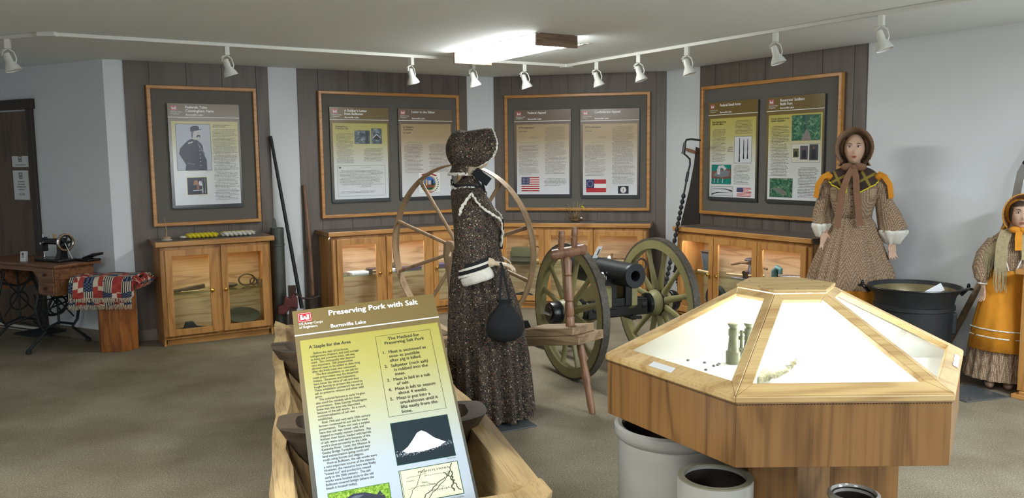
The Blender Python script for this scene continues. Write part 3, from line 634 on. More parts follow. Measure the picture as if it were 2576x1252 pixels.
c2 = cabinet('A', 2.653, 4.434, [(2.70, 3.148), (3.203, 3.662), (3.71, 4.16)], 'oak glass cabinet behind the great spinning wheel', [3.125, 3.23, 3.734], cutR=True, lit=[(3.4, 3.2, CW, 1.5)], shelfz=.465)
c3 = cabinet('B', -2.186, -.60, [(-2.11, -1.656), (-1.643, -1.147), (-1.138, -.642)], 'three-door oak glass cabinet behind the cannon', [-1.68, None, -1.10], cutL=True, lit=[(-1.9, .5, YL, .4), (-1.15, 1.4, CW, .9)], shelfz=.465)
c4 = cabinet('C', -5.978, -4.41, [(-5.95, -5.492), (-5.484, -4.976), (-4.969, -4.459)], 'three-door oak glass cabinet right of the cannon, under the small arms panel', [-5.533, -5.432, None], lit=[(-5.2, 3.0, CW, 1.4)], shelfz=.465, overR=.012)

def on(w, s, off, z): x, y = wp(w, s, off); return (x, y, z)
def item(name, label, cat, w, s, off, z, rot=0, group=None): return thing(name, label, cat, on(w, s, off, z), TH[w]+rot, group)
def single(name, label, cat, mb, mat, w, s, off, z, rot=0, smooth=True, group=None, bevel=0):
    o = mb.build(name, mat, None, smooth, bevel); o.location = on(w, s, off, z); o.rotation_euler = (0, 0, TH[w]+rot); return tag(o, label, cat, group)
z1_ = .4405; z2_ = .4655; zb_ = .0855
# cabinet 1 contents
m = MB(); m.slab([(-.17, 0), (-.15, .02), (-.02, .035), (.08, .05), (.15, .055), (.15, .02), (.1, .012), (.02, .004)], -.03, 0); single('holster', 'flat dark leather holster on the left of the officer cabinet shelf', 'holster', m, leather, 'A', 1.38, .2, z1_, bevel=.006)
m = MB(); m.tube([(-.1, 0, .008), (.12, -.02, .008)], .005, 8); single('ramrod', 'thin pale rod in front of the leather holster', 'rod', m, bone, 'A', 1.42, .27, z1_)
m = MB(); m.torus((0, 0, .05), .05, .006, 'y', 24, 8, None, 0, 2*PI, 1.4); m.torus((.06, 0, .03), .03, .006, 'y'); single('leather_strap', 'coiled leather strap standing on the officer cabinet shelf', 'strap', m, leather, 'A', 1.90, .2, z1_+.008)
for s_, h_, lab in ((2.0, .055, 'left small metal tube at the right end of the officer cabinet shelf'), (2.035, .05, 'right small metal tube at the right end of the officer cabinet shelf')):
    m = MB(); m.lathe([(.009, 0), (.009, h_), (.006, h_)], 14); single('metal_tube', lab, 'tube', m, steel, 'A', s_, .2, z1_, group='small metal tubes')
m = MB(); m.ell((0, 0, .022), (.07, .03, .022)); single('leather_pouch', 'flat dark pouch between the knobs of the officer cabinet', 'pouch', m, leather, 'A', 1.75, .2, z1_)
m = MB(); m.slab([(-.13, 0), (.13, 0), (.12, .03), (.03, .045), (.0, .09), (-.06, .09), (-.08, .04), (-.13, .03)], -.05, 0); single('iron_flatiron', 'dark flat iron on the bottom of the officer cabinet', 'iron', m, cast, 'A', 1.41, .22, zb_, bevel=.006)
m = MB(); m.lathe([(.02, 0), (.06, .004), (.15, .03), (.15, .034), (.05, .009)], 36, T=Matrix.Translation((0, 0, .01)) @ Matrix.Rotation(R(18), 4, 'X')); m.v = [(x, y, z+.05) for x, y, z in m.v]; single('tin_plate', 'round grey tin plate tilted on the bottom of the officer cabinet', 'plate', m, tin, 'A', 1.86, .17, zb_)
# cabinet 2 contents
def knife(L, lab, s, off, rot, mat=steel):
    t = item('knife', lab, 'knife', 'A', s, off, z2_+.003, rot); m = MB(); m.prism([(0, -.008), (L*.6, -.012), (L*.68, .0), (L*.6, .012), (0, .008)], .004, .008); m.build('blade', mat, t); m = MB(); m.tube([(-L*.4, 0, .008), (-.0, 0, .008)], [.010, .008], 8); m.build('handle', bone, t, True)
knife(.28, 'knife with pale handle at the left end of the shelf behind the spinning wheel', 2.80, .22, .2); knife(.3, 'knife lying right of the papers on the shelf behind the spinning wheel', 3.25, .2, -.1)
def booklet(lab, w, s, off, z, rot, mat, L=.18, W=.12, h=.02): m = MB(); m.bx(-L/2, L/2, -W/2, W/2, 0, h); single('booklet', lab, 'booklet', m, mat, w, s, off, z, rot, False, 'printed booklets in the cabinets', .002)
booklet('pale booklet left on the shelf behind the spinning wheel', 'A', 2.97, .2, z2_, .1, paper); booklet('blue-grey booklet right of the pale one behind the spinning wheel', 'A', 3.10+.1, .12, z2_, -.2, steel, .2, .1, .03)
booklet('white leaflet in the second door from the left behind the spinning wheel', 'A', 3.36, .16, z2_, .05, paper, .2, .12, .01); booklet('purple-grey booklet in the middle door behind the spinning wheel', 'A', 3.55, .2, z2_, .15, purple, .16, .12, .025)
m = MB(); m.ell((0, 0, .035), (.05, .03, .035)); single('leather_bundle', 'small dark rounded bundle behind the spinning wheel spokes', 'bundle', m, leather, 'A', 3.42, .09, z2_)
booklet('blue booklet near the third knob behind the spinning wheel', 'A', 3.86, .2, z2_, 0, purple, .2, .12, .03)
# cabinet 3 contents
t = item('haversack', 'green canvas haversack in the lit left bay behind the cannon', 'bag', 'B', -1.93, .16, z2_)
m = MB(); m.slab([(-.13, 0), (.12, 0), (.13, .12), (.11, .16), (-.1, .16), (-.13, .1)], -.05, .05); m.build('bag_body', clothgreen, t, bevel=.015); m = MB(); m.slab([(-.11, .06), (.11, .06), (.12, .165), (-.11, .165)], -.06, -.05); m.build('bag_flap', clothgreen, t, bevel=.004)
m = MB(); m.torus((.14, 0, .1), .07, .008, 'y', 20, 6, None, -1, 3.2); m.build('strap', leather, t, True)
m = MB(); m.ell((0, 0, .022), (.05, .03, .022)); single('wooden_plug', 'pale rounded wooden piece beside the green haversack', 'wooden piece', m, bone, 'B', -1.73, .24, z2_)
m = MB(); m.torus((0, 0, .13), .11, .005, 'y', 20, 8, None, PI/2, PI*1.5); single('bent_hoop', 'thin bent grey hoop in the lower left bay behind the cannon', 'hoop', m, bone, 'B', -1.80, .2, .13)
m = MB(); m.lathe([(.035, 0), (.04, .01), (.036, .09), (.02, .1), (.02, .11)], 16); single('small_crock', 'small brown jar in the lower left bay behind the cannon', 'jar', m, leather, 'B', -1.755, .18, zb_)
m = MB(); m.slab([(-.12, 0), (.12, 0), (.1, .04), (.02, .07), (-.06, .05), (-.12, .03)], -.04, .04); single('scrap_iron', 'low dark iron lump in the lower left bay behind the cannon', 'iron piece', m, cast, 'B', -1.92, .22, zb_, bevel=.012)
t = item('saddle_frame', 'purple saddle frame in the middle bay behind the cannon', 'saddle frame', 'B', -1.30, .17, z2_)
m = MB(); m.tube([(-.14, 0, .17), (-.05, 0, .185), (.08, 0, .15), (.13, 0, .12)], [.02, .025, .025, .015], 10); m.build('saddle_bar', purple, t, True)
m = MB(); m.tube([(-.08, 0, .17), (-.1, 0, .08), (-.1, 0, .0)], .008, 8); m.tube([(.08, 0, .14), (.1, 0, .08), (.1, 0, 0)], .014, 8); m.torus((.02, 0, .09), .04, .008, 'y'); m.build('saddle_leg', leather, t, True)
t = item('door_knob_set', 'white porcelain door knob on a spindle behind the cannon', 'door knob', 'B', -1.0, .2, z2_)
m = MB(); m.ell((0, 0, .055), (.02, .03, .03)); m.build('knob', white, t, True); m = MB(); m.tube([(-.07, 0, .05), (-.01, 0, .055)], [.02, .01], 10); m.tube([(-.05, 0, .0), (-.05, 0, .04)], .012, 8); m.build('spindle', cast, t, True)
m = MB(); m.tube([(-.13, 0, .05), (.13, 0, .05)], .012, 8); m.tube([(-.12, 0, 0), (-.12, 0, .1)], .012, 8); m.tube([(.12, 0, 0), (.12, 0, .09)], .014, 8); single('wooden_jack', 'brown wooden bar between two posts, right bay behind the cannon', 'bar', m, rootw, 'B', -.86, .13, z2_)
for i, s_ in enumerate((-.95, -.88, -.80, -.74)):
    m = MB(); m.tube([(-.05, 0, .008), (.0, .02, .012), (.06, 0, .008)], [.008, .012, .006], 8); single('hand_tool', ['first', 'second', 'third', 'rightmost'][i]+' small iron tool from the left, right bay behind the cannon', 'tool', m, ironm if i % 2 else steel, 'B', s_, .24, z2_, i*.7, group='small iron tools on the shelf')
# cabinet 4 contents
t = item('candle_mould', 'tapered grey-blue tin lantern in the left bay right of the cannon', 'lantern', 'C', -5.75, .17, z2_)
m = MB(); m.loft([[(-.03, -.03, 0), (.03, -.03, 0), (.03, .03, 0), (-.03, .03, 0)], [(-.055, -.05, .2), (.055, -.05, .2), (.055, .05, .2), (-.055, .05, .2)]]); m.build('tin_body', flat('slate_tin', (70, 84, 92), .4), t)
m = MB(); [m.tube([(a*.03, -.032, 0), (a*.056, -.052, .2)], .004, 6) for a in (-1, 1)]; m.tube([(-.056, -.052, .2), (.056, -.052, .2)], .005, 6); m.build('tin_edge', steel, t, True)
m = MB(); m.tube([(-.1, 0, .02), (.1, 0, .012)], .013, 10); single('wooden_rod', 'short pale wooden rod near the left knob, cabinet right of the cannon', 'rod', m, bone, 'C', -5.68, .28, z2_)
t = item('bow_drill', 'curved bow with an iron spindle, middle bay right of the cannon', 'bow drill', 'C', -5.25, .16, z2_)
m = MB(); m.tube([(-.22, 0, .1), (-.1, 0, .13), (.05, 0, .13), (.2, 0, .1)], .011, 8); m.build('bow', rootw, t, True)
m = MB(); m.lathe([(.022, 0), (.018, .08), (.012, .1), (.012, .15), (.045, .155), (.05, .165), (.03, .18), (.008, .185)], 18); m.build('spindle', steel, t, True)
m = MB(); m.tube([(-.24, 0, .02), (0, -.01, .03), (.2, .01, .05)], .010, 8); single('axe_handle', 'long thin wooden handle under the bow drill', 'handle', m, bone, 'C', -5.22, .23, z2_)
m = MB(); m.slab([(-.02, 0), (.02, 0), (.015, .04), (.03, .075), (.0, .085), (-.03, .07), (-.015, .04)], -.02, .02); single('iron_clamp', 'small dark iron clamp in front of the bow drill', 'clamp', m, ironm, 'C', -5.19, .28, z2_, bevel=.004)
m = MB(); m.bx(-.05, .05, -.03, .03, 0, .05); single('iron_block', 'small dark iron block right of the clamp', 'block', m, ironm, 'C', -5.06, .27, z2_, 0, False, None, .008)
m = MB(); [m.tube([(-.15, .0+i*.02, .006), (.1, i*.02, .006)], .004, 6) for i in range(2)]; single('steel_rods', 'pair of shiny thin steel rods at the front of the middle bay', 'rods', m, steel, 'C', -5.2, .3, z2_)
m = MB(); m.tube([(0, 0, 0), (0, 0, .1), (.03, 0, .13), (.06, 0, .12), (.06, 0, .08)], [.03, .03, .028, .022, .02], 12); single('iron_hook', 'teal painted iron hook, right bay beside the brown-dressed mannequin', 'hook', m, teal, 'C', -4.93, .2, z2_)
m = MB(); m.slab([(-.18, 0), (.2, 0), (.2, .07), (.05, .085), (-.18, .07)], -.05, .05); single('metal_box', 'long grey-blue metal box, right bay beside the brown-dressed mannequin', 'box', m, steel, 'C', -4.70, .17, z2_, bevel=.008)
m = MB(); m.torus((0, 0, .15), .1, .028, 'y', 28, 10); m.ell((0, 0, .15), (.06, .02, .06)); m.slab([(-.1, 0), (.1, 0), (.07, .08), (-.07, .08)], -.03, .03); single('iron_casting', 'round dark iron casting on the bottom of the left bay right of the cannon', 'casting', m, cast, 'C', -5.62, .2, zb_)
# on the cabinet tops
t = item('twig_stand', 'thin twig upright in a small round wooden base', 'twig', 'A', 1.235, .22, .901)
m = MB(); m.lathe([(.045, 0), (.047, .004), (.03, .008)], 24); m.build('saucer', paper, t, True); m = MB(); m.lathe([(.032, .006), (.033, .03), (.01, .032)], 20); m.build('wooden_base', bone, t, True)
m = MB(); m.tube([(0, 0, .03), (.004, 0, .08), (-.006, 0, .15), (-.012, 0, .2)], [.004, .003, .0025, .0015], 8); m.build('twig', twigc, t, True)
def skein(label, s, cols, L):
    t = item('yarn_skein', label, 'yarn', 'A', s, .2, .906, .0)
    for c, (mat, dy) in enumerate(cols):
        m = MB()
        for k in range(2):
            P = [(-L/2+L*i/40, dy+.018*math.cos(i*.6+k*PI+c), .02+.010*math.sin(i*.6+k*PI+c)) for i in range(41)]
            m.tube(P, [.004+.010*min(1, i/4, (40-i)/4) for i in range(41)], 8)
        m.build('yarn_strand', mat, t, True)
    return t
t = skein('braided yellow and white yarn skein, left of two on the officer cabinet', 1.53, [(yellowc, .015), (yellowc, -.02)], .27)
m = MB(); m.torus((-.155, 0, .012), .022, .009, 'z', 16, 8); m.tube([(-.13, -.01, .012), (-.09, -.02, .014)], .01, 8); m.build('white_tie', whitec, t, True)
m = MB(); [m.tube([(-.02+i*.014, -.035, .02), (-.012+i*.014, 0, .038), (-.005+i*.014, .03, .02)], .003, 6) for i in range(9)]; m.build('white_band', whitec, t, True)
skein('twisted yellow and white yarn skein, right of two on the officer cabinet', 1.84, [(whitec, -.025), (yellowc, .022)], .30)
t = item('driftwood_arrangement', 'dried driftwood root arrangement with tiny yellow flower above the cannon', 'dried arrangement', 'B', -1.355, .2, .901)
m = MB(); rnd = random.Random(4)
for k in range(22):
    a = rnd.uniform(0, 2*PI); L = rnd.uniform(.06, .13); h = rnd.uniform(.0, .13) if k > 7 else .01; P = [(0, 0, .012)]
    for j in range(1, 5): u = j/4; P.append((math.cos(a+u*.8)*L*u*1.1, math.sin(a+u*.8)*L*u*.6, .012+h*u+.008*rnd.random()))
    m.tube(P, [.011, .008, .006, .004, .002], 6)
m.ell((0, 0, .02), (.05, .03, .02)); m.build('root_wood', rootw, t, True)
m = MB()
for k in range(9): a = rnd.uniform(0, 2*PI); L = rnd.uniform(.04, .1); m.tube([(0, 0, .02), (math.cos(a)*L*.6, math.sin(a)*.03, .1), (math.cos(a)*L, math.sin(a)*.04, rnd.uniform(.13, .22))], .0015, 5)
m.build('dry_stem', twigc, t, True)
m = MB(); [m.ell((.085+rnd.uniform(-.012, .012), -.02, .15+rnd.uniform(-.012, .012)), (.008, .006, .008), 8, 6) for k in range(4)]; m.build('yellow_flower', yellowc, t, True)
m = MB(); m.ell((.07, -.05, .045), (.014, .01, .01), 8, 6); m.build('pale_shell', lace, t, True)

# ------------------------------------------------------------ things leaning by the walls
t = thing('tin_tube', 'tall grey tin tube standing between the left two cabinets', 'tube', (-2.19, 7.76, 0), .3)
m = MB(); m.lathe([(.06, 0), (.062, .01), (.062, .78), (.067, .785), (.067, .80), (.062, .805), (.062, .95), (.058, .95), (.058, .8)], 28); m.build('tube_body', tin, t, True)
m = MB(); m.slab([(-.05, .94), (.0, .94), (-.005, 1.02), (-.02, 1.045), (-.038, 1.03)], -.03, -.024); m.build('hanging_lug', tin, t, bevel=.001)
m = MB(); m.tube([(0, 0, 0), (.24, -.04, -1.62)], [.015, .019], 12); o = m.build('iron_bar', cast, None, True); o.location = (-2.235, 7.84, 1.80); tag(o, 'long dark iron bar leaning on the white strip left of the great wheel', 'iron bar')
t = thing('iron_jack', 'dark red cast-iron ratchet tool at the foot of the iron bar', 'iron tool', (-2.06, 7.66, 0), .3)
m = MB(); m.slab([(-.12, .16), (-.05, .16), (.0, .22), (.06, .2), (.06, .3), (.02, .36), (-.01, .3), (-.05, .33), (-.07, .25), (-.12, .23)], -.03, .03); m.build('red_casting', redm, t, bevel=.008)
m = MB(); m.bx(-.02, .05, -.02, .02, 0, .42); m.build('upright_bar', ironm, t, bevel=.004); m = MB(); m.tube([(.03, -.02, .36), (.1, -.03, .30), (.2, -.03, .29), (.26, -.02, .31)], .010, 8); m.build('curved_lever', ironm, t, True)
t = thing('wooden_pole_tool', 'brown wooden pole leaning between the iron bar and the second cabinet', 'pole', on('A', 2.53, .09, 0), TH['A'])
m = MB(); m.tube([(.02, 0, 0), (.01, 0, .7), (-.01, .05, 1.34)], [.02, .018, .014], 12); m.build('pole', turnw, t, True); m = MB(); m.bx(-.02, .06, -.025, .01, .12, .28); m.build('iron_bracket', ironm, t, bevel=.004)
# auger and saw right of the cannon
ta = thing('ice_auger', 'tall black twisted iron auger leaning on the white strip right of the cannon', 'auger', (1.38, 7.90, 0), 0)
def A_(x, z, y=0): return (x-1.38, y+(z-.5)*.02, z)
P = [A_(1.79, 1.715), A_(1.70, 1.728), A_(1.655, 1.722), A_(1.640, 1.69)]
m = MB(); m.tube(P, .010, 10); m.tube([A_(1.64, 1.62), A_(1.635, 1.59), A_(1.66, 1.57), A_(1.688, 1.54), A_(1.69, 1.49), A_(1.672, 1.42), A_(1.635, 1.22)], .009, 10); m.build('crank_rod', cast, ta, True)
m = MB(); m.tube([A_(1.640, 1.70), A_(1.636, 1.66), A_(1.628, 1.62), A_(1.622, 1.59)], [.012, .016, .014, .016], 12); m.tube([A_(1.672, 1.42), A_(1.655, 1.33)], .014, 12); m.build('crank_grip', black, ta, True)
m = MB(); n_ = 23; P = []; rr = []
for i in range(n_*4+1): u = i/(n_*4); P.append(A_(1.635-.235*u, 1.22-1.21*u)); rr.append(.008+.014*abs(math.sin(u*n_*PI)))
m.tube(P, rr, 4); m.build('twisted_bit', cast, ta)
t = thing('crosscut_saw', 'long dark saw with wooden grip behind the auger, beside the small arms frame', 'saw', on('C', -6.135, .02, 0), TH['C'])
m = MB(); m.slab([(-.15, .92), (.10, .92), (.10, 1.64), (.04, 1.66), (.02, 1.5), (-.05, 1.22)], -.006, 0); m.slab([(-.15, .92), (-.26, .40), (-.20, .28), (-.05, .1), (.02, .1), (.10, .92)], -.006, 0)
for i in range(14): m.slab([(-.258+i*.012, .40-i*.028), (-.278+i*.012, .385-i*.028), (-.25+i*.012, .375-i*.028)], -.005, -.001)
m.build('saw_blade', flat('dark_blade', (52, 48, 46), .4), t); m = MB(); m.tube([(-.09, -.02, 1.64), (.06, -.02, 1.605)], .016, 12); m.build('wooden_grip', turnw, t, True)

# ------------------------------------------------------------ treadle sewing machine
SR = PI+aD
F_ = Vector((-3.695, 6.688)); ax = Vector((math.cos(SR), math.sin(SR))); ay = Vector((-ax.y, ax.x))
o_ = F_-ax*1.15
st = thing('sewing_table', 'oak treadle sewing table with black iron legs against the left wall', 'sewing table', (o_.x, o_.y, 0), SR)
m = MB(); m.bx(0, 1.15, 0, .42, .725, .748); m.build('table_top', dkwood, st, bevel=.006)
m = MB(); m.bx(.88, 1.10, .03, .38, .49, .724); m.build('drawer_case', dkwood, st, bevel=.004); m = MB(); m.bx(.04, .28, .03, .38, .49, .724); m.build('drawer_case', dkwood, st, bevel=.004)
m = MB(); m.slab([(.28, .724), (.28, .60), (.32, .65), (.36, .68), (.80, .68), (.84, .65), (.88, .60), (.88, .724)], .035, .055); m.build('apron', dkwood, st, bevel=.003)
for x0_, x1_ in ((.89, 1.09), (.05, .27)):
    for z0_, z1__ in ((.50, .60), (.61, .715)):
        m = MB(); m.bx(x0_, x1_, .018, .032, z0_, z1__); d = m.build('drawer', dkwood, st, bevel=.005); m = MB(); m.ell(((x0_+x1_)/2, .008, (z0_+z1__)/2), (.012, .012, .012), 10, 8); m.build('drawer_knob', ironm, d, True)
m = MB(); m.bx(1.101, 1.108, .07, .34, .62, .70); m.bx(1.101, 1.108, .07, .34, .51, .60); m.build('end_panel', dkwood, st, bevel=.003)
for xl in (.28, .82):
    m = MB(); c = xl
    m.tube([(c, .06, .72), (c, .10, .62), (c, .06, .5), (c, .02, .36), (c, .05, .22), (c, .10, .16), (c, .0, .08), (c, -.06, .03)], .013, 8); m.tube([(c, .38, .72), (c, .34, .62), (c, .38, .5), (c, .42, .36), (c, .39, .22), (c, .34, .16), (c, .43, .08), (c, .48, .03)], .013, 8)
    m.tube([(c, .08, .18), (c, .22, .22), (c, .36, .18)], .011, 8); m.tube([(c, .07, .55), (c, .22, .5), (c, .37, .55)], .010, 8); m.tube([(c, .22, .72), (c, .22, .2)], .010, 8)
    m.torus((c, .22, .37), .08, .008, 'x', 24, 6); m.tube([(c, .08, .6), (c, .36, .25)], .007, 6); m.tube([(c, .36, .6), (c, .08, .25)], .007, 6)
    for y_ in (-.06, .48): m.lathe([(.012, 0), (.022, .006), (.022, .03), (.012, .04)], 12, (c, y_, 0))
    m.build('iron_leg_frame', cast, st, True)
m = MB(); m.tube([(.28, .22, .17), (.82, .22, .17)], .010, 8); m.tube([(.28, .36, .40), (.82, .08, .16)], .008, 8); m.tube([(.28, .08, .16), (.82, .36, .40)], .008, 8); m.build('cross_brace', cast, st, True)
m = MB(); m.bx(.40, .70, .08, .36, .10, .115); [m.bx(.42+i*.05, .43+i*.05, .06, .38, .115, .122) for i in range(6)]; m.build('foot_treadle', cast, st)
m = MB(); m.torus((.76, .22, .42), .14, .012, 'x', 32, 8); [m.tube([(.76, .22, .42), (.76, .22+.14*math.cos(k*PI/3), .42+.14*math.sin(k*PI/3))], .006, 6) for k in range(6)]; m.build('drive_wheel', cast, st, True)
sm = thing('sewing_machine', 'black antique sewing machine with chrome-rimmed hand wheel', 'sewing machine', (o_.x, o_.y, .7485), SR)
m = MB(); m.bx(.66, 1.00, .14, .30, 0, .025); m.build('machine_bed', black, sm, bevel=.008)
m = MB(); m.loft([[(.93+a*.035, .21+b_*.04, z) for a, b_ in ((-1, -1), (1, -1), (1, 1), (-1, 1))] for z in (.02,)]+[[(.945+a*.028, .21+b_*.03, z) for a, b_ in ((-1, -1), (1, -1), (1, 1), (-1, 1))] for z in (.08, .16)]+[[(.945+a*.03, .21+b_*.032, .2) for a, b_ in ((-1, -1), (1, -1), (1, 1), (-1, 1))]])
m.tube([(.95, .21, .165), (.85, .21, .168), (.76, .21, .165), (.70, .21, .165)], [.034, .026, .026, .034], 12); m.loft([[(.70+a*.022, .21+b_*.028, z) for a, b_ in ((-1, -1), (1, -1), (1, 1), (-1, 1))] for z in (.08, .2)]); m.build('machine_arm', black, sm, True, .004)
for P_, r_, nm_ in (([(.70, .21, .03), (.70, .21, .09)], .004, 'needle_bar'), ([(.70, .21, .19), (.70, .21, .225)], .006, 'presser_screw'), ([(.78, .21, .18), (.78, .21, .215)], .004, 'spool_pin'), ([(.72, .17, .15), (.72, .19, .15)], .012, 'tension_dial')): m = MB(); m.tube(P_, r_, 8); m.build(nm_, chrome, sm, True)
m = MB(); m.lathe([(.012, 0), (.014, .035), (.012, .036)], 12, (.86, .21, .195)); m.build('thread_spool', twigc, sm, True)
hw = MB(); hw.torus((1.0, .21, .165), .068, .011, 'x', 36, 10); w1 = hw.build('hand_wheel', chrome, sm, True)
m = MB(); m.torus((1.0, .21, .165), .056, .008, 'x', 36, 8); [m.tube([(1.0, .21, .165), (1.0, .21+.058*math.cos(k*2*PI/5), .165+.058*math.sin(k*2*PI/5))], [.016, .009], 8, flat=.5) for k in range(5)]; m.lathe([(.02, 0), (.016, .03), (.004, .032)], 16, T=Matrix.Translation((.99, .21, .165)) @ Matrix.Rotation(PI/2, 4, 'Y')); m.build('wheel_spokes', black, w1, True)
m = MB(); m.tube([(1.02, .19, .16), (1.06, .22, .03)], .004, 8); m.build('belt_rod', chrome, sm, True)
lid = thing('machine_lid', 'flat black tray with clips right of the sewing machine', 'tray', tuple((o_+ax*1.09+ay*.345))+(.7485,), SR)
m = MB(); m.bx(-.10, .08, -.06, .06, 0, .02); m.slab([(-.02, .02), (.13, .055), (.13, .075), (-.02, .03)], -.05, .05); m.build('tray', black, lid, bevel=.004); m = MB(); m.tube([(-.03, -.02, .02), (-.01, 0, .045), (.02, 0, .03)], .004, 6); m.tube([(-.06, 0, .02), (-.06, 0, .04)], .004, 6); m.build('metal_clip', chrome, lid, True)
cd = thing('label_card', 'small white folded card on the sewing table', 'card', tuple((o_+ax*.60+ay*.10))+(.7485,), SR+.25)
m = MB(); m.slab([(-.028, 0), (.028, 0), (.034, .085), (-.018, .085)], -.02, -.018); m.slab([(-.028, 0), (.028, 0), (.034, .085), (-.018, .085)], .0, .002); m.build('card_sheet', paper, cd); m = MB(); m.rect(-.008, .014, .05, .075, -.0205, inkg); m.rect(-.012, .014, .035, .042, -.0205, inkg); m.build('card_print', inkg, cd)
m = MB(); m.lathe([(.02, 0), (.024, .006), (.01, .02), (.004, .04), (.003, .1)], 14); o = m.build('oil_can', ironm, None, True); o.location = tuple((o_+ax*.44+ay*.18))+(.7485,); tag(o, 'small dark oil can with thin spout left of the white card', 'oil can')

# ------------------------------------------------------------ wooden pedestal with coverlet
pc = (-3.345, 6.965)
pd = thing('wooden_pedestal', 'short six-sided wooden pedestal under the woven coverlet', 'pedestal', pc+(0,), .02)
hexp = lambda r, a0=0: [(r*math.cos(a0+k*PI/3), r*math.sin(a0+k*PI/3)) for k in range(6)]
m = MB(); m.prism(hexp(.165), 0, .56); m.build('hexagonal_body', pedw, pd, bevel=.003); m = MB(); m.prism(hexp(.175), .56, .575); m.build('pedestal_cap', pedw, pd, bevel=.003)
cv = thing('woven_coverlet', 'red, white and navy woven coverlet folded over the short pedestal', 'coverlet', (pc[0]-.0, pc[1], .5755), .06)
def drape(name, x0, x1, prof, th, amp, seed):
    m = MB(); rnd = random.Random(seed); nx = 28; rings = []
    for i in range(nx+1):
        u = i/nx; x = x0+(x1-x0)*u; w = amp*math.sin(u*9+seed)+amp*.5*math.sin(u*23)
        out = [(x, y-w*(1 if z < -.02 else .2), z+.004*math.sin(u*14+seed)) for y, z in prof]; inn = [(x, y+th*.7-w*(1 if z < -.02 else .2), z-th*.6) for y, z in prof][::-1]
        rings.append(out+inn)
    m.loft(rings); return m.build(name, coverm_, cv, True, angle=60)
drape('under_fold', -.30, .20, [(-.205, -.165), (-.20, -.06), (-.19, .0), (-.17, .02), (.14, .02)], .012, .010, 3)
drape('top_fold', -.28, .23, [(-.235, -.10), (-.23, -.03), (-.215, .03), (-.18, .062), (.0, .068), (.14, .06), (.17, .03), (.17, .0)], .016, .008, 1)
m = MB(); m.torus((0, 0, 0), .03, .02, 'x', 20, 8); rings = []
m = MB()
for k in range(26):
    a = random.Random(k).uniform(0, 6.28); u = k/26; y_ = -.2+.34*u; m.tube([(.215, y_, .0), (.25+.02*math.sin(a), y_+.01, .03+.02*math.cos(a)), (.29, y_+.02*math.sin(a), .015), (.25, y_, -.03)], [.016, .02, .017, .012], 7)
rl = m.build('rolled_end', coverm_, cv, True)
m = MB(); rnd = random.Random(8)
for (xa, xb, yy, zz, n_) in ((-.30, .20, -.20, -.165, 90), (-.28, .23, -.238, -.10, 90)):
    for k in range(n_): x = xa+(xb-xa)*(k+rnd.random())/n_; m.tube([(x, yy-.01*math.sin(((x-xa)/(xb-xa))*9+3), zz+.003), (x+rnd.uniform(-.008, .008), yy-.012, zz-.018), (x+rnd.uniform(-.012, .012), yy-.01+rnd.uniform(-.01, .01), zz-rnd.uniform(.028, .04))], .0022, 4)
fr = m.build('fringe', flat('fringe_thread', (186, 170, 148), .9), cv); fr['kind'] = 'stuff'

# ------------------------------------------------------------ cannon
cn = thing('mountain_howitzer', 'black field cannon on an olive wooden two-wheeled carriage', 'cannon', (.743, 6.01, 0), R(26))
WZ = .485
def cannon_wheel(sx):
    Tm = Matrix.Translation((sx*.374, 0, WZ)) @ Matrix.Rotation(PI/2, 4, 'Y')      # wheel axis -> x ; local z of lathe = +x
    if sx < 0: Tm = Matrix.Translation((sx*.374, 0, WZ)) @ Matrix.Rotation(-PI/2, 4, 'Y')
    rim = MB(); rim.lathe([(.405, -.028), (.47, -.028), (.47, .028), (.405, .028), (.405, -.028)], 56, T=Tm, caps=False); w = rim.build('wheel_rim', olive, cn, True)
    ty = MB(); ty.lathe([(.47, -.029), (.485, -.027), (.485, .027), (.47, .029), (.47, -.029)], 56, T=Tm, caps=False); ty.build('iron_tyre', tyre, w, True)
    for k in range(12):
        a = 2*PI*(k+.5)/12; m = MB()
        pts = [Tm @ Vector((math.cos(a)*r, math.sin(a)*r, z)) for r, z in ((.06, .012), (.12, .010), (.30, .0), (.41, -.002))]
        m.tube([tuple(p) for p in pts], [.030, .028, .020, .022], 10, flat=.62); m.build('spoke', olive, w, True)
    m = MB(); m.lathe([(.055, -.10), (.075, -.06), (.095, -.03), (.10, 0), (.095, .03), (.08, .09), (.07, .11)], 32, T=Tm); m.build('wheel_hub', olive, w, True)
    m = MB(); m.lathe([(.100, -.012), (.103, -.010), (.103, .010), (.100, .012)], 32, T=Tm, caps=False); m.lathe([(.060, -.11), (.079, -.10), (.080, -.075), (.07, -.07)], 28, T=Tm)
    m.lathe([(.095, .026), (.1, .03), (.097, .042), (.09, .044)], 28, T=Tm, caps=False)
    m.lathe([(.072, .085), (.082, .09), (.082, .105), (.076, .11), (.081, .115), (.08, .15), (.074, .165), (.05, .168), (.05, .178), (.02, .18)], 32, T=Tm); m.build('hub_band', black, w, True)
    m = MB(); p = Tm @ Vector((0, -.05, .185)); q = Tm @ Vector((0, .05, .185)); m.tube([tuple(p), tuple(q)], .010, 8); m.build('linch_pin', chrome if sx < 0 else black, w, True)
for sx in (-1, 1): cannon_wheel(sx)
m = MB(); m.tube([(-.42, 0, WZ), (.42, 0, WZ)], .042, 20); m.bx(-.26, .26, -.055, .055, WZ-.07, WZ+.05); m.build('axle', black, cn, True, .01)
for a in (-.22, .20): m = MB(); m.lathe([(.052, 0), (.06, .005), (.06, .04), (.052, .045)], 20, T=Matrix.Translation((a, 0, WZ)) @ Matrix.Rotation(PI/2, 4, 'Y')); m.build('axle_band', black, cn, True)
m = MB()
